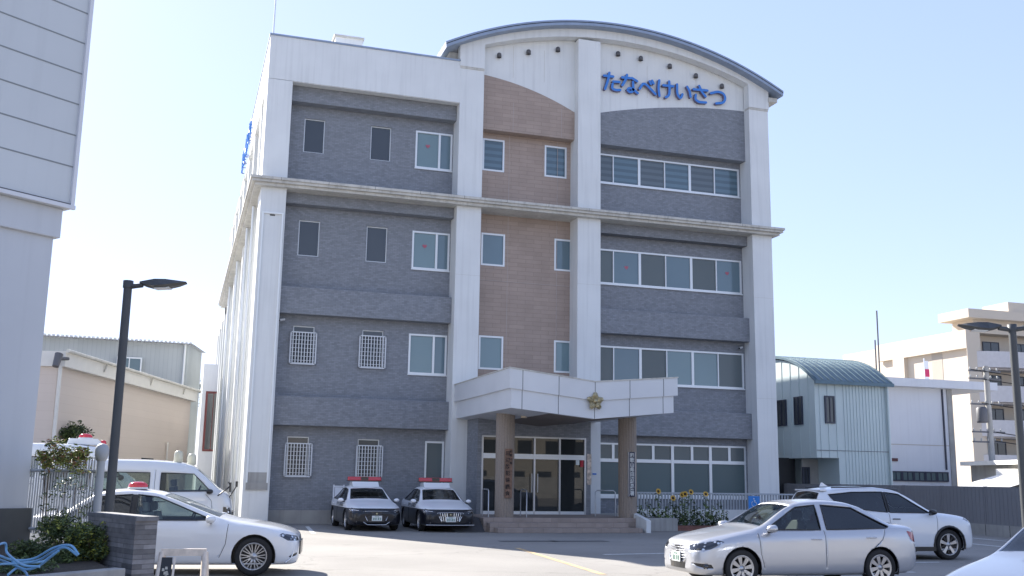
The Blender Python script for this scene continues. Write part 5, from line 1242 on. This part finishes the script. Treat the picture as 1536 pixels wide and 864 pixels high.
def mesh_obj(name,data,m,parent,solid=0,flt=None):
    vs,fs=data
    if flt: 
        fs=[f_ for f_ in fs if flt(sum((vs[i] for i in f_),Vector())/len(f_))]
    if not fs: return None
    used=sorted({i for f_ in fs for i in f_}); mp={i:k for k,i in enumerate(used)}
    me=bpy.data.meshes.new(name); me.from_pydata([vs[i] for i in used],[],[tuple(mp[i] for i in f_) for f_ in fs]); me.materials.append(m)
    me.polygons.foreach_set('use_smooth',[True]*len(me.polygons)); me.update()
    o=bpy.data.objects.new(name,me); col.objects.link(o); o.parent=parent
    if solid: md=o.modifiers.new('thickness','SOLIDIFY'); md.thickness=solid; md.offset=-1
    return o
def make_wheel(par,x,y,r,wd,style,side):
    M4=Matrix.Translation((x,y,r))@Matrix.Rotation(R(90)*(-1 if side>0 else 1),4,'X')*1
    # local z points outward (towards the side)
    M4=Matrix.Translation((x,y,r))@Matrix.Rotation(R(-90) if side>0 else R(90),4,'X')
    rr=r*.70; h=wd/2; mb=MB()
    mb.lathe([(rr,-h),(r*.93,-h),(r*.985,-h*.75),(r,-h*.5),(r,h*.5),(r*.985,h*.75),(r*.93,h*.96),(r*.80,h),(rr,h*.88)],M_tyre,40,M4)
    w_=mb.build('wheel',M_tyre,par)
    mb=MB(); rm=M_rim
    mb.lathe([(rr+.004,h*.86),(rr-.006,h*.92),(rr-.018,h*.80),(rr-.03,h*.2),(rr-.035,-h*.9)],rm,40,M4)
    mb.lathe([(.001,-.02),(rr-.03,-.02)],M_rimd,30,M4)
    mb.lathe([(.001,h*.80),(.028,h*.79),(.034,h*.70),(.06,h*.66),(.07,h*.45)],rm,20,M4)
    def spoke(a,w0,w1,r0=.05,r1=None,z0=.66,z1=.74,m=None,skew=0.):
        r1=r1 or rr-.012; c=Vector((math.cos(a),math.sin(a),0)); n_=Vector((-c.y,c.x,0)); a2=a+skew; c2=Vector((math.cos(a2),math.sin(a2),0)); n2=Vector((-c2.y,c2.x,0))
        q=[c*r0-n_*w0,c*r0+n_*w0,c2*r1+n2*w1,c2*r1-n2*w1]; vs=[M4@(v+Vector((0,0,h*(z0 if i<2 else z1)))) for i,v in enumerate(q)]+[M4@(v+Vector((0,0,h*(z0 if i<2 else z1)-.03))) for i,v in enumerate(q)]
        mb.add(vs,[(0,1,2,3),(0,1,5,4),(1,2,6,5),(2,3,7,6),(3,0,4,7)],m or rm)
    if style=='multi':
        for k in range(10):
            a=2*math.pi*k/10
            for s in (-.085,.085): spoke(a+s,.006,.008,skew=s*.6)
            spoke(a,.016,.004,r1=rr*.45)
    elif style=='cover':
        for k in range(8): spoke(2*math.pi*k/8+.2,.020,.040,z0=.75,z1=.85)
        mb.lathe([(rr*.86,h*.84),(rr*.96,h*.88)],rm,40,M4)
    elif style=='five':
        for k in range(5):
            a=2*math.pi*k/5+.3
            for s in (-.13,.13): spoke(a+s,.018,.022,skew=-s*.3)
            spoke(a+math.pi/5,.03,.02,m=M_rimd,z0=.6,z1=.6)
    else:
        for k in range(6): spoke(2*math.pi*k/6,.02,.018)
    o=mb.build('rim',rm,w_)
    return w_
def make_car(name,label,cat,S,pnt,loc,rz,style='cover',tint_rear=True,police=False,front=None,seats=M_seat,chrome_belt=False,mirrorm=None,clear_front=True,dark_pillar=True,mirrors=(1,-1),wheel_mat=None,group=None):
    t=thing(name,label,cat,loc,rz,group); t.scale=(VS,)*3
    bm,lay,f=shell(S); fx=S.get('fx',S['wb']/2); rx=fx-S['wb']; rw=S['rw']; W=S['W']
    # windows
    for nm,poly in S['side']:
        d=extract(bm,lay,(6,),poly,'y',off=-.008)
        big=[(p[0]+( -.0),p[1]) for p in poly]
        gm=GL_clear if nm=='front' or not tint_rear else GL_tint
        for s in (1,-1): mesh_obj('side_window',d,gm,t,flt=lambda c,s=s:c.y*s>0)
        # black rubber surround
        P3=[]
    (xa,za),(xb,zb_)=S['ws']; ya=f['yc'](xa)-.04; yb_=f['yc'](xb)-.035
    d=extract(bm,lay,(7,8),[(xa,-ya),(xa,ya),(xb,yb_),(xb,-yb_)],'z',cond=lambda c:c.z>.9,off=-.006); mesh_obj('windscreen',d,GL_clear,t)
    (xa,za),(xb,zb_)=S['rs']; ya=f['yc'](xa)-.05; yb_=f['yc'](xb)-.05
    d=extract(bm,lay,(7,8),[(xa,-ya),(xa,ya),(xb,yb_),(xb,-yb_)],'z',cond=lambda c:c.z>.9,off=-.006); mesh_obj('rear_window',d,GL_tint if tint_rear else GL_clear,t)
    if dark_pillar:
        (n1,p1),(n2,p2)=S['side'][:2]; xa_=min(q[0] for q in p1)+.004; xb_=max(q[0] for q in p2)-.004; d=extract(bm,lay,(6,),[(xa_,p1[-1][1]),(xa_,p1[-2][1]),(xb_,p2[1][1]),(xb_,p2[0][1])],'y',off=-.002)
        for s in (1,-1): mesh_obj('door_pillar',d,M_trim,t,flt=lambda c,s=s:c.y*s>0)
    # headlights, tail lights, grille, intakes, plate pockets
    fr=front or {}
    for nm,(bands,poly,ax,m_,off) in fr.items():
        kind=nm.split('#')[0]
        d=extract(bm,lay,bands,poly,ax,cond=(lambda c:c.x>.9) if 'tail' not in kind else (lambda c:c.x<-.9),off=off)
        if ax=='y':
            for s in (1,-1): mesh_obj(kind,d,m_,t,flt=lambda c,s=s:c.y*s>0)
        else:
            mesh_obj(kind,d,m_,t)
            if nm.endswith('mirror'): mesh_obj(kind,extract(bm,lay,bands,[(-y,z) for y,z in poly],ax,cond=lambda c:c.x>.9,off=off),m_,t)
    # wheel arches
    for axx in (fx,rx):
        ra=rw+.045; poly=[(axx+ra*math.cos(a),rw-.0+ra*math.sin(a)) for a in [R(15*k) for k in range(24)]]
        dd=extract(bm,lay,(2,3,4,5),poly,'y')
        for s in (1,-1):
            mb=MB(); n=20; vs=[];
            for k in range(n+1):
                a=R(-20)+R(220)*k/n; x=axx+ra*math.cos(a); z=rw+ra*math.sin(a)
                yo=W-.012; vs+=[(x,s*yo,z),(x,s*(W-.32),z)]
            vs=[(x,y,z) for x,y,z in vs]; mb.add(vs,[(2*k,2*k+1,2*k+3,2*k+2) for k in range(n)],M_trim)
            mb.add([vs[2*k+1] for k in range(n+1)],[tuple(range(n+1))],M_trim); mb.build('wheel_arch',M_trim,t)
            make_wheel(t,axx,s*(W-S['wheelw']/2-.025),rw,S['wheelw'],style,s)
    # panel gaps
    gaps=([],[])
    for line in S['seams']:
        for a,b in zip(line,line[1:]):
            dx,dz=b[0]-a[0],b[1]-a[1]; l=math.hypot(dx,dz); nx,nz=-dz/l*.0045,dx/l*.0045
            d=extract(bm,lay,(3,4,5,6),[(a[0]+nx,a[1]+nz),(b[0]+nx,b[1]+nz),(b[0]-nx,b[1]-nz),(a[0]-nx,a[1]-nz)],'y',off=-.002)
            k=len(gaps[0]); gaps[0].extend(d[0]); gaps[1].extend([tuple(i+k for i in f_) for f_ in d[1]])
    for s in (1,-1): mesh_obj('panel_gap',gaps,M_seam,t,flt=lambda c,s=s:c.y*s>0)
    me=bpy.data.meshes.new('body'); bm.to_mesh(me); bm.free(); me.materials.append(pnt); me.materials.append(M_int)
    o=bpy.data.objects.new('body',me); col.objects.link(o); o.parent=t
    md=o.modifiers.new('thickness','SOLIDIFY'); md.thickness=.012; md.offset=-1; md.material_offset=1; md.material_offset_rim=0
    # window surrounds (black trim tube along the glass line) 
    for nm,poly in S['side']:
        for s in (1,-1):
            pts=[]
            for i in range(len(poly)):
                a,b=poly[i],poly[(i+1)%len(poly)]
                for k in range(6):
                    x=a[0]+(b[0]-a[0])*k/6; z=a[1]+(b[1]-a[1])*k/6
                    y6,z6,y7,z7=f['yb'](x),f['zbelt'](x),min(f['yc'](x),f['yb'](x)-.03),f['zc'](x); tt=(z-z6)/(z7-z6) if z7>z6 else 0
                    tt=max(0,min(1,tt)); y=y6+(y7-y6)*tt+.018*math.sin(math.pi*tt)
                    pts.append(Vector((x,s*(y),z)))
            pts.append(pts[0]); mb=MB(); mb.tube(pts,.011,M_trim if not chrome_belt else M_trim,5,caps=False); mb.build('window_seal',M_trim,t)
    # cabin
    x1c=S['ws'][0][0]; zf=f['zbelt'](0)
    mb=MB(); mb.box(rx+.1,x1c+.2,-W+.12,W-.12,.34,.38,M_int); mb.box(x1c-.35,x1c+.15,-W+.13,W-.13,.5,zf+.01,M_int); mb.build('dashboard',M_int,t)
    for sx in ((x1c-1.15,x1c-2.05) if name!='van' else (x1c-1.0,)):
        for s in (1,-1):
            mb=MB(); yy=s*W*.43; zt=zf+.16
            mb.rbox((sx+.2,yy,.52),.5,.48,.16,0,seats); mb.rbox((sx-.08,yy,.5+(zt-.5)/2),.14,.46,zt-.5,0,seats,ry=R(-12)); mb.rbox((sx-.17,yy,zt+.09),.10,.24,.17,0,seats,ry=R(-8)); mb.build('seat',seats,t,bevel=.03)
    mb=MB(); sy=-.37*1; 
    mb.tube([Vector((x1c-.52+.05*math.sin(a),sy+.18*math.cos(a),zf+.02+.17*math.sin(a))) for a in [2*math.pi*k/16 for k in range(17)]],.014,M_trim,6,caps=False); mb.build('steering_wheel',M_trim,t)
    # mirrors, handles
    mxm=mirrorm or pnt; xm=S['side'][0][1][0][0]-.02
    for s in (1,-1):
        zM=f['zbelt'](xm)+.075; yM=W+.055; mb=MB()
        vs=[];n=10
        prof=[(0.09,.35),(.06,.8),(0.0,1.),(-.05,.95),(-.07,.6)]
        for px_,k_ in prof:
            for q in range(n):
                a=2*math.pi*q/n; vs.append((xm+px_,s*(yM+.10*k_*math.cos(a)),zM+.068*k_*math.sin(a)))
        mb.add(vs,[(i*n+k,i*n+(k+1)%n,(i+1)*n+(k+1)%n,(i+1)*n+k) for i in range(len(prof)-1) for k in range(n)]+[tuple(range(n)),tuple(range(len(vs)-n,len(vs)))],mxm,True)
        mb.tube([(xm,s*(W-.10),zM-.06),(xm,s*(yM),zM-.05)],.022,M_trim,6)
        if s in mirrors: mb.build('wing_mirror',mxm,t)
        for hx,hz in S['handle']:
            yy=f['w'](hx)-.002; mb=MB(); mb.tube([(hx+.10,s*(yy-.012),hz),(hx+.08,s*(yy+.018),hz+.004),(hx-.08,s*(yy+.018),hz+.004),(hx-.10,s*(yy-.012),hz)],.012,mxm if not chrome_belt else M_chrome,6)
            mb.build('door_handle',mxm,t)
    # underside blocker
    mb=MB(); mb.box(rx-.3,fx+.3,-W+.33,W-.33,.2,.33,M_trim); mb.build('underbody',M_trim,t)
    return t,f
def plate(t,x,z,tilt=0,marks=True,rear=False,m=None):
    mb=MB(); s=-1 if rear else 1
    mb.box(x-.008,x+.008,-.165,.165,z-.082,z+.082,m or M_plate); p=mb.build('number_plate',m or M_plate,t)
    mb=MB(); xx=x+s*.009
    rng=random.Random(int(x*100+z*10))
    for k,y in enumerate((-.11,-.045,.035,.10)):   # numerals as strokes
        yy=y*(-s)
        mb.box(xx,xx+s*.002,yy-.018,yy-.006,z-.06,z+.02,M_platei); mb.box(xx,xx+s*.002,yy+.006,yy+.018,z-.06,z+.02,M_platei); mb.box(xx,xx+s*.0025,yy-.017,yy+.017,z+.008,z+.02,M_platei)
        if k%2: mb.box(xx,xx+s*.0025,yy-.017,yy+.017,z-.028,z-.018,M_platei)
    for y in (-.05,-.02,.02,.05): mb.box(xx,xx+s*.002,y-.010,y+.010,z+.04,z+.062,M_platei)
    mb.build('plate_marks',M_platei,p)
def lightbar(t,x,z,w=1.15):
    mb=MB(); pr=[(-.14,0),(-.11,.13),(.11,.13),(.14,0)]
    mb.prism([(x+a,z+b) for a,b in pr],'y',-w/2,w/2,M_red); 
    o=mb.build('roof_lightbar',M_red,t,bevel=.02)
    mb=MB(); mb.box(x-.14,x+.14,-w/2-.01,w/2+.01,z-.03,z-.001,M_trim); mb.box(x-.135,x+.135,-.13,.13,z,z+.12,M_trim); mb.build('lightbar_base',M_trim,o)
def bar_curve(f,S,pts): return pts
def front_strip(mb,pts,r,m): mb.tube(pts,r,m,6)
# --- two patrol cars ---
P_pol=paint('patrol_paint',(.84,.85,.87),0,two=(.008,.009,.014),zline=.73); P_pol.node_tree.nodes['Principled BSDF'].inputs['Coat Weight'].default_value=.35; P_pol.node_tree.nodes['Principled BSDF'].inputs['Specular IOR Level'].default_value=.35
def crown_front(kind):
    fr={'headlight#':((4,5,6),[(2.37,.60),(2.33,.685),(2.02,.745),(1.95,.70),(2.15,.60)],'y',M_lamp,.001),'headlight#mirror':((4,5,6,9),[(.50,.615),(.52,.675),(.80,.70),(.80,.635)],'x',M_lamp,.002)}
    return fr
def patrol(label,x,y,rz,kind,group):
    t,f=make_car('patrol_car',label,'police car',CROWN,P_pol,(x,y,0),rz,style='multi',front=crown_front(kind),mirrorm=P_pol,group=group,tint_rear=False)
    X=CROWN['L'][0]
    # white box and light bar on the roof
    zr=f['top'](-.35)
    mb=MB(); mb.prism([(-.66,zr-.04),(-.52,zr+.12),(.0,zr+.12),(.24,zr-.06)],'y',-.46,.46,mat('patrol_white',(.84,.85,.87),.3,coat=1.)); mb.build('roof_box',None,t,bevel=.02)
    lightbar(t,-.26,zr+.16,1.18)
    # grille
    xg=X-.015
    def G(y,z,o=0.): return (X+.012-.32*y*y*.7+o-(.10*(z-.45) if z>.45 else 0),y,z)
    mb=MB()
    if kind==0: out=[(-.43,.64),(.43,.64),(.30,.30),(-.30,.30)]
    else: out=[(-.42,.63),(.42,.63),(.29,.33),(-.29,.33)]
    n=12
    rows=[[Vector(G(out[0][0]+(out[1][0]-out[0][0])*i/n,out[0][1],.004)) for i in range(n+1)],[Vector(G(out[3][0]+(out[2][0]-out[3][0])*i/n,out[3][1],.004)) for i in range(n+1)]]
    mb.add(rows[0]+rows[1],[(i,i+1,n+2+i,n+1+i) for i in range(n)],M_trim)
    gr=mb.build('grille',M_trim,t)
    mb=MB()
    if kind==0:
        L_=[G(-.45,.60,.02),G(-.42,.60,.022),G(-.30,.31,.02)]; 
        mb.tube([G(-.36,.64,.02),G(-.44,.635,.02),G(-.30,.34,.02)],.011,M_chrome,6); mb.tube([G(.36,.64,.02),G(.44,.635,.02),G(.30,.34,.02)],.011,M_chrome,6)
        mb.tube([G(-.36,.64,.02),G(-.15,.645,.02),G(.15,.645,.02),G(.36,.64,.02)],.008,M_chrome,6)
        mb.tube([G(-.47,.33,.02),G(-.30,.215,.015),G(0,.21,.012),G(.30,.215,.015),G(.47,.33,.02)],.013,M_chrome,6)
        for k in range(7): z=.36+k*.038; yy=.30+.14*(z-.33)/.3-.03; mb.tube([G(-yy,z,.01),G(0,z,.01),G(yy,z,.01)],.004,M_lampg,4)
    else:
        for s in (-1,1):
            mb.tube([G(s*.43,.62,.02),G(s*.30,.35,.02)],.013,M_chrome,6)
            for k in range(4): y0=.12+k*.075; mb.tube([G(s*y0,.61,.012),G(s*(y0*.78+.01),.36,.012)],.014,M_chrome,6)
        mb.tube([G(-.43,.625,.02),G(0,.635,.02),G(.43,.625,.02)],.008,M_chrome,6)
        mb.tube([G(-.80,.24,.1),G(-.4,.235,.02),G(0,.235,.015),G(.4,.235,.02),G(.80,.24,.1)],.012,M_chrome,6)
    mb.build('grille_bars',M_chrome,gr)
    mb=MB(); mb.lathe([(.001,.01),(.035,.008),(.038,0)],M_gold,14,Matrix.Translation(G(0,.56,.03))@Matrix.Rotation(R(90),4,'Y')); mb.build('badge',M_gold,gr)
    for s in (-1,1):
        mb=MB(); p=Vector(G(s*.62,.30,.0)); mb.lathe([(.001,.012),(.045,.01),(.05,0)],M_lamp,14,Matrix.Translation(p+Vector((.03,0,0)))@Matrix.Rotation(R(90),4,'Y')); mb.build('fog_light',M_lamp,t)
        mb=MB(); mb.tube([G(s*.50,.655,.0),G(s*.66,.665,.03),(X-.28,s*.79,.69)],.012,M_chrome,6); mb.build('headlight_trim',M_chrome,t)
    plate(t,X+.05,.42)
    # lettering on the front doors
    for s in (1,-1):
        cu=bpy.data.curves.new('glyph','FONT'); cu.body='和歌山県警察'; cu.size=.20; cu.align_x='CENTER'; cu.extrude=.002; cu.resolution_u=2; cu.offset=.003
        to=bpy.data.objects.new('glyph',cu); col.objects.link(to); dg=bpy.context.evaluated_depsgraph_get(); me=bpy.data.meshes.new_from_object(to.evaluated_get(dg))
        yy=f['w'](.2)+.004; mb=MB(); mb.add([(.25+v.co.x*(-s)*1.15,s*(yy-max(0,v.co.y)*.08),.765+v.co.y*.75) for v in me.vertices],[tuple(p.vertices) for p in me.polygons],M_trim)
        bpy.data.objects.remove(to); bpy.data.meshes.remove(me); bpy.data.curves.remove(cu); mb.build('door_lettering',M_trim,t)
    return t
patrol('left black and white patrol car of the two by the entrance, with a dark grille',3.48,-3.25+1.24,R(-90),0,'patrol cars parked by the wall')
patrol('right black and white patrol car, chrome barred grille, beside the entrance steps',5.55,-3.85+1.24,R(-92),1,'patrol cars parked by the wall')
# --- white unmarked saloon ---
P_white=paint('pearl_white_paint',(.74,.75,.77)); P_silver=paint('silver_paint',(.50,.51,.54),.5); P_white3=paint('white_paint_suv',(.72,.74,.77)); P_sil2=paint('silver_paint_cool',(.30,.33,.39),.7); P_van=paint('van_white',(.70,.72,.74))
def beacon(t,x,y,z,r=.13):
    mb=MB(); mb.lathe([(r*1.05,0),(r*1.05,.03),(r*.9,.035)],M_plate,20,Matrix.Translation((x,y,z))@Matrix.Diagonal((1.3,1,1,1))); o=mb.build('beacon_base',M_plate,t)
    mb=MB(); mb.lathe([(r,.03),(r,.07),(r*.85,.105),(r*.5,.125),(.001,.13)],M_beacon,20,Matrix.Translation((x,y,z))@Matrix.Diagonal((1.3,1,1,1))); mb.build('beacon_lens',M_beacon,o)
def car_at(hubpx,hz,D_or_none,fx,W,rz,side):
    """centre of a car from where its near front hub stands on the ground plane"""
    h=onZ(*hubpx,hz*VS); c=Matrix.Rotation(rz,3,'Z')@Vector((fx*VS,side*W*VS,0)); return (h.x-c.x,h.y-c.y,0)
rzc=R(-9)
loc=car_at((379.5,838),.30,None,1.425,.88,rzc,-1)
t,f=make_car('saloon_car','glossy white unmarked saloon with a red roof beacon and multi spoke wheels','car',CROWN_W,P_white,loc,rzc,style='multi',
  front={'headlight#':((4,5,6),[(2.18,.60),(2.15,.68),(1.90,.735),(1.84,.70),(2.0,.61)],'y',M_lamp,.001),'fog_recess#':((3,4),[(2.17,.28),(2.17,.40),(2.04,.34),(2.01,.25)],'y',M_trim,-.004)},seats=M_seatw)
beacon(t,-.72,-.25,f['top'](-.72)-.01)
mb=MB(); mb.tube([(1.98,-.86,.235),(2.07,-.80,.30),(2.11,-.77,.42)],.012,M_chrome,6); mb.build('bumper_trim',M_chrome,t)
mb=MB(); 
for y in (-.5,): mb.box(2.18,2.215,-.42,.42,.35,.58,M_trim)
mb.build('grille',M_trim,t)
# --- silver saloon ---
rzs=R(180-2)
loc=car_at((1113,853),.315,None,1.35,.80,rzs,1)
t,f=make_car('saloon_car','silver saloon with a chrome grille and eight blade wheel covers parked across the foreground','car',SEDAN_W,P_silver,loc,rzs,style='cover',chrome_belt=True,dark_pillar=False,
  front={'headlight#':((4,5,6),[(2.147,.60),(2.124,.70),(1.755,.775),(1.665,.755),(1.917,.63)],'y',M_lamp,.001),
         'tail_light#':((5,6),[(-2.232,.72),(-2.214,.90),(-1.953,.94),(-2.025,.78)],'y',M_tail,.001),
         'fog_recess#':((3,4),[(2.169,.30),(2.151,.40),(1.908,.38),(1.863,.31)],'y',M_trim,-.003)})
X=SEDAN_W['L'][0]
mb=MB(); n=12
def G2(y,z,o=0): return (X+.01-.30*y*y+o-.12*max(0,z-.5),y,z)
mb.add([Vector(G2(-.46+.92*i/n,.655,.0)) for i in range(n+1)]+[Vector(G2((-.28+.56*i/n),.42,.006)) for i in range(n+1)],[(i,i+1,n+2+i,n+1+i) for i in range(n)],M_trim); g=mb.build('grille',M_trim,t)
mb=MB()
for k in range(5): z=.46+k*.042; yy=.28+.17*(z-.43)/.23; mb.tube([G2(-yy,z,.015),G2(-yy/2,z,.016),G2(0,z,.016),G2(yy/2,z,.016),G2(yy,z,.015)],.009,M_chrome,6)
for s in (-1,1): mb.tube([G2(s*.52,.66,.02),G2(s*.30,.42,.02),G2(s*.26,.40,.02)],.016,M_chrome,6)
mb.tube([G2(-.47,.66,.015),G2(0,.665,.02),G2(.47,.66,.015)],.012,M_chrome,6); mb.build('grille_bars',M_chrome,g)
plate(t,X+.03,.47)
mb=MB(); mb.add([Vector(G2(-.72+1.44*i/n,.385,.02)) for i in range(n+1)]+[Vector(G2(-.66+1.32*i/n,.285,.015)) for i in range(n+1)],[(i,i+1,n+2+i,n+1+i) for i in range(n)],M_trim); mb.build('lower_intake',M_trim,t)
for s in (-1,1):
    mb=MB(); mb.lathe([(.001,.012),(.04,.01),(.045,0)],M_lamp,14,Matrix.Translation((1.998,s*.755,.345))@Matrix.Rotation(R(s*60),4,'Z')@Matrix.Rotation(R(90),4,'Y')); mb.build('fog_light',M_lamp,t)
mb=MB(); mb.add([(-1.62,.838,.74),(-1.62,.838,.87),(-1.82,.826,.87),(-1.82,.826,.74)],[(0,1,2,3)],M_seam); 
# --- white crossover ---
rzv=R(-3)
loc=car_at((1420.5,816.5),.36,None,1.35,.80,rzv,-1)
t,f=make_car('crossover_car','white crossover with black wheel arches and five spoke wheels beyond the silver saloon','car',SUV,P_white3,loc,rzv,style='five',mirrorm=M_trim,
  front={'headlight#':((5,6),[(_f(x),z) for x,z in [(2.33,.82),(2.30,.91),(2.0,.985),(1.93,.96),(2.12,.88)]],'y',M_lamp,.001),'tail_light#':((5,6),[(_f(x),z) for x,z in [(-2.34,.85),(-2.30,1.02),(-1.95,1.08),(-2.05,.95)]],'y',M_tail,.001)})
for axx in (1.35,-1.35):
    for s in (1,-1):
        mb=MB(); pts=[Vector((axx+(.36+.065)*math.cos(a),s*(.925-(.02 if abs(math.cos(a))>.9 else 0)),.36+(.36+.065)*math.sin(a))) for a in [R(-15+15*k) for k in range(15)]]; mb.tube(pts,.03,M_trim,6); mb.build('wheel_arch_trim',M_trim,t)
for s in (1,-1):
    mb=MB(); mb.box(-.95,.95,s*.90-.03,s*.90+.03,.21,.31,M_trim); mb.build('sill_trim',M_trim,t)
    mb=MB(); mb.tube([(.2,s*.60,1.63),(-.5,s*.61,1.70),(-1.6,s*.58,1.66)],.014,M_trim,6); mb.build('roof_rail',M_trim,t)
mb=MB(); mb.prism([(-1.35,1.69),(-1.50,1.78),(-1.55,1.68)],'y',-.03,.03,P_white3); mb.build('shark_fin',P_white3,t)
mb=MB(); mb.prism([(-1.72,1.62),(-1.90,1.61),(-1.89,1.58),(-1.72,1.58)],'y',-.58,.58,P_white3); mb.build('rear_spoiler',P_white3,t)
# --- silver car at the lower right corner ---
p=at(1486,820,11.6); rzq=R(198)
c=Matrix.Rotation(rzq,3,'Z')@Vector((1.0,-.66,0))*VS
t,f=make_car('saloon_car','silver car cut off by the lower right corner with only its bonnet and windscreen showing','car',SEDAN,P_sil2,(p.x-c.x,p.y-c.y,0),rzq,style='six',mirrors=(1,),
  front={'headlight#':((4,5,6),[(2.235,.58),(2.21,.70),(1.86,.765),(1.80,.74),(2.02,.60)],'y',M_lamp,.001)})
# --- vans ---
def van(label,loc,rz,top):
    t,f=make_car('van',label,'van',VAN,P_van,loc,rz,style='six',tint_rear=False,mirrorm=M_trim,dark_pillar=False,
     front={'headlight#':((3,4,5),[(2.41,.70),(2.38,.90),(2.20,.92),(2.20,.72)],'y',M_lamp,.001)})
    mb=MB(); mb.box(2.40,2.45,-.62,.62,.62,.80,M_trim); mb.build('grille',M_trim,t)
    mb=MB(); mb.box(2.1,2.46,-.80,.80,.34,.52,P_van); mb.build('bumper',P_van,t,bevel=.04)
    mb=MB()
    for s in (1,-1): mb.box(2.2,2.36,s*.875-.012,s*.875+.012,.66,.72,M_tail)
    mb.build('side_marker',M_tail,t)
    if top=='lamps':
        M_cream2=mat('cream_lens',(.62,.58,.42),.2,coat=.8)
        for y,x in ((-.35,.98),(.35,1.28)):
            mb=MB(); mb.lathe([(.11,0),(.12,.05),(.115,.22),(.09,.28),(.001,.31)],M_cream2,16,Matrix.Translation((x,y,f['top'](x)-.02))); mb.build('roof_lamp',M_cream2,t)
        mb=MB(); mb.tube([(2.05,-.98,1.2),(2.35,-1.0,1.45),(2.30,-.95,1.55)],.018,M_trim,6); mb.rbox((2.35,-.98,1.42),.05,.16,.24,0,M_trim); mb.tube([(2.3,-.6,1.1),(2.5,-.62,1.45)],.015,M_trim,6); mb.rbox((2.5,-.62,1.5),.06,.2,.14,0,M_trim); mb.build('front_mirror',M_trim,t)
    else:
        mb=MB(); mb.prism([(.25,2.08),(.30,2.22),(1.1,2.22),(1.3,2.06)],'y',-.3,.3,P_van); mb.build('roof_box',P_van,t,bevel=.02); beacon(t,.75,0,2.22,.15)
        beacon(t,1.25,.3,2.08,.07); t.scale=(VS,VS,VS*1.23)
    return t
p=at(349,770,25.0)
van('white police van with two cream roof lamps parked behind the white saloon',(p.x-2.42*VS,p.y+.3,0),R(-4),'lamps')
p=at(150,690,29.5)
van('white van with a red beacon on a roof box mostly hidden behind the bar fence',(p.x-1.05,p.y,0),R(2),'beacon')
# ================= across the road, behind the viewpoint (mirrored in the glass doors) =================
M_o1=mat('opposite_cream',(.36,.33,.28),.8,var=.05,vscale=.3); M_o2=mat('opposite_grey',(.22,.23,.24),.8,var=.05,vscale=.3)
def opp(name,label,x0,x1,y,h,m,cat='building',floors=3):
    t=thing(name,label,cat,((x0+x1)/2,y,0)); w=(x1-x0)/2; mb=MB(); mb.box(-w,w,-8,0,0,h,m); mb.box(-w-.2,w+.2,-8.2,.2,h,h+.3,M_conc); mb.build('wall',m,t)
    for fl in range(floors):
        z=1.+fl*h/floors
        n=int((x1-x0)/3)
        for k in range(n):
            xa=-w+.8+k*(2*w-1)/n; mb=MB(); mb.box(xa,xa+1.5,-.02,.02,z,z+1.3,G_dark); mb.build('window',G_dark,t)
opp('opposite_building','cream three storey block across the road, mirrored in the left entrance door',-2,9,-62,10,M_o1)
opp('opposite_building','low grey house across the road, mirrored in the middle entrance door',11,19,-58,6,M_o2,floors=2)
opp('opposite_building','long cream block across the road, mirrored in the office windows',21,44,-66,9,M_o1)
opw=thing('opposite_wall','concrete block wall along the far side of the road','wall',(10,-50,0)); mb=MB(); mb.box(-16,30,-.15,0,0,1.7,M_conc); mb.build('wall',M_conc,opw)
for i,x in enumerate((13.,20.5)):
    t=thing('roadside_tree',['rounder roadside tree across the road, mirrored in the glass door','taller roadside tree across the road, mirrored in the office glass'][i],'tree',(x,-53,0)); mb=MB(); mb.tube([(0,0,0),(0,0,3.4)],[.16,.09],M_twig,8); mb.build('trunk',M_twig,t); mb=MB(); rng=random.Random(i)
    for k in range(26): leaves(mb,(rng.uniform(-1.3,1.3),rng.uniform(-1.3,1.3),3.6+i*.8+rng.uniform(-1.2,1.4)),(.6,.6,.5),70,.22,[M_leafd,M_leafm],rng=rng)
    mb.build('crown',M_leafd,t)
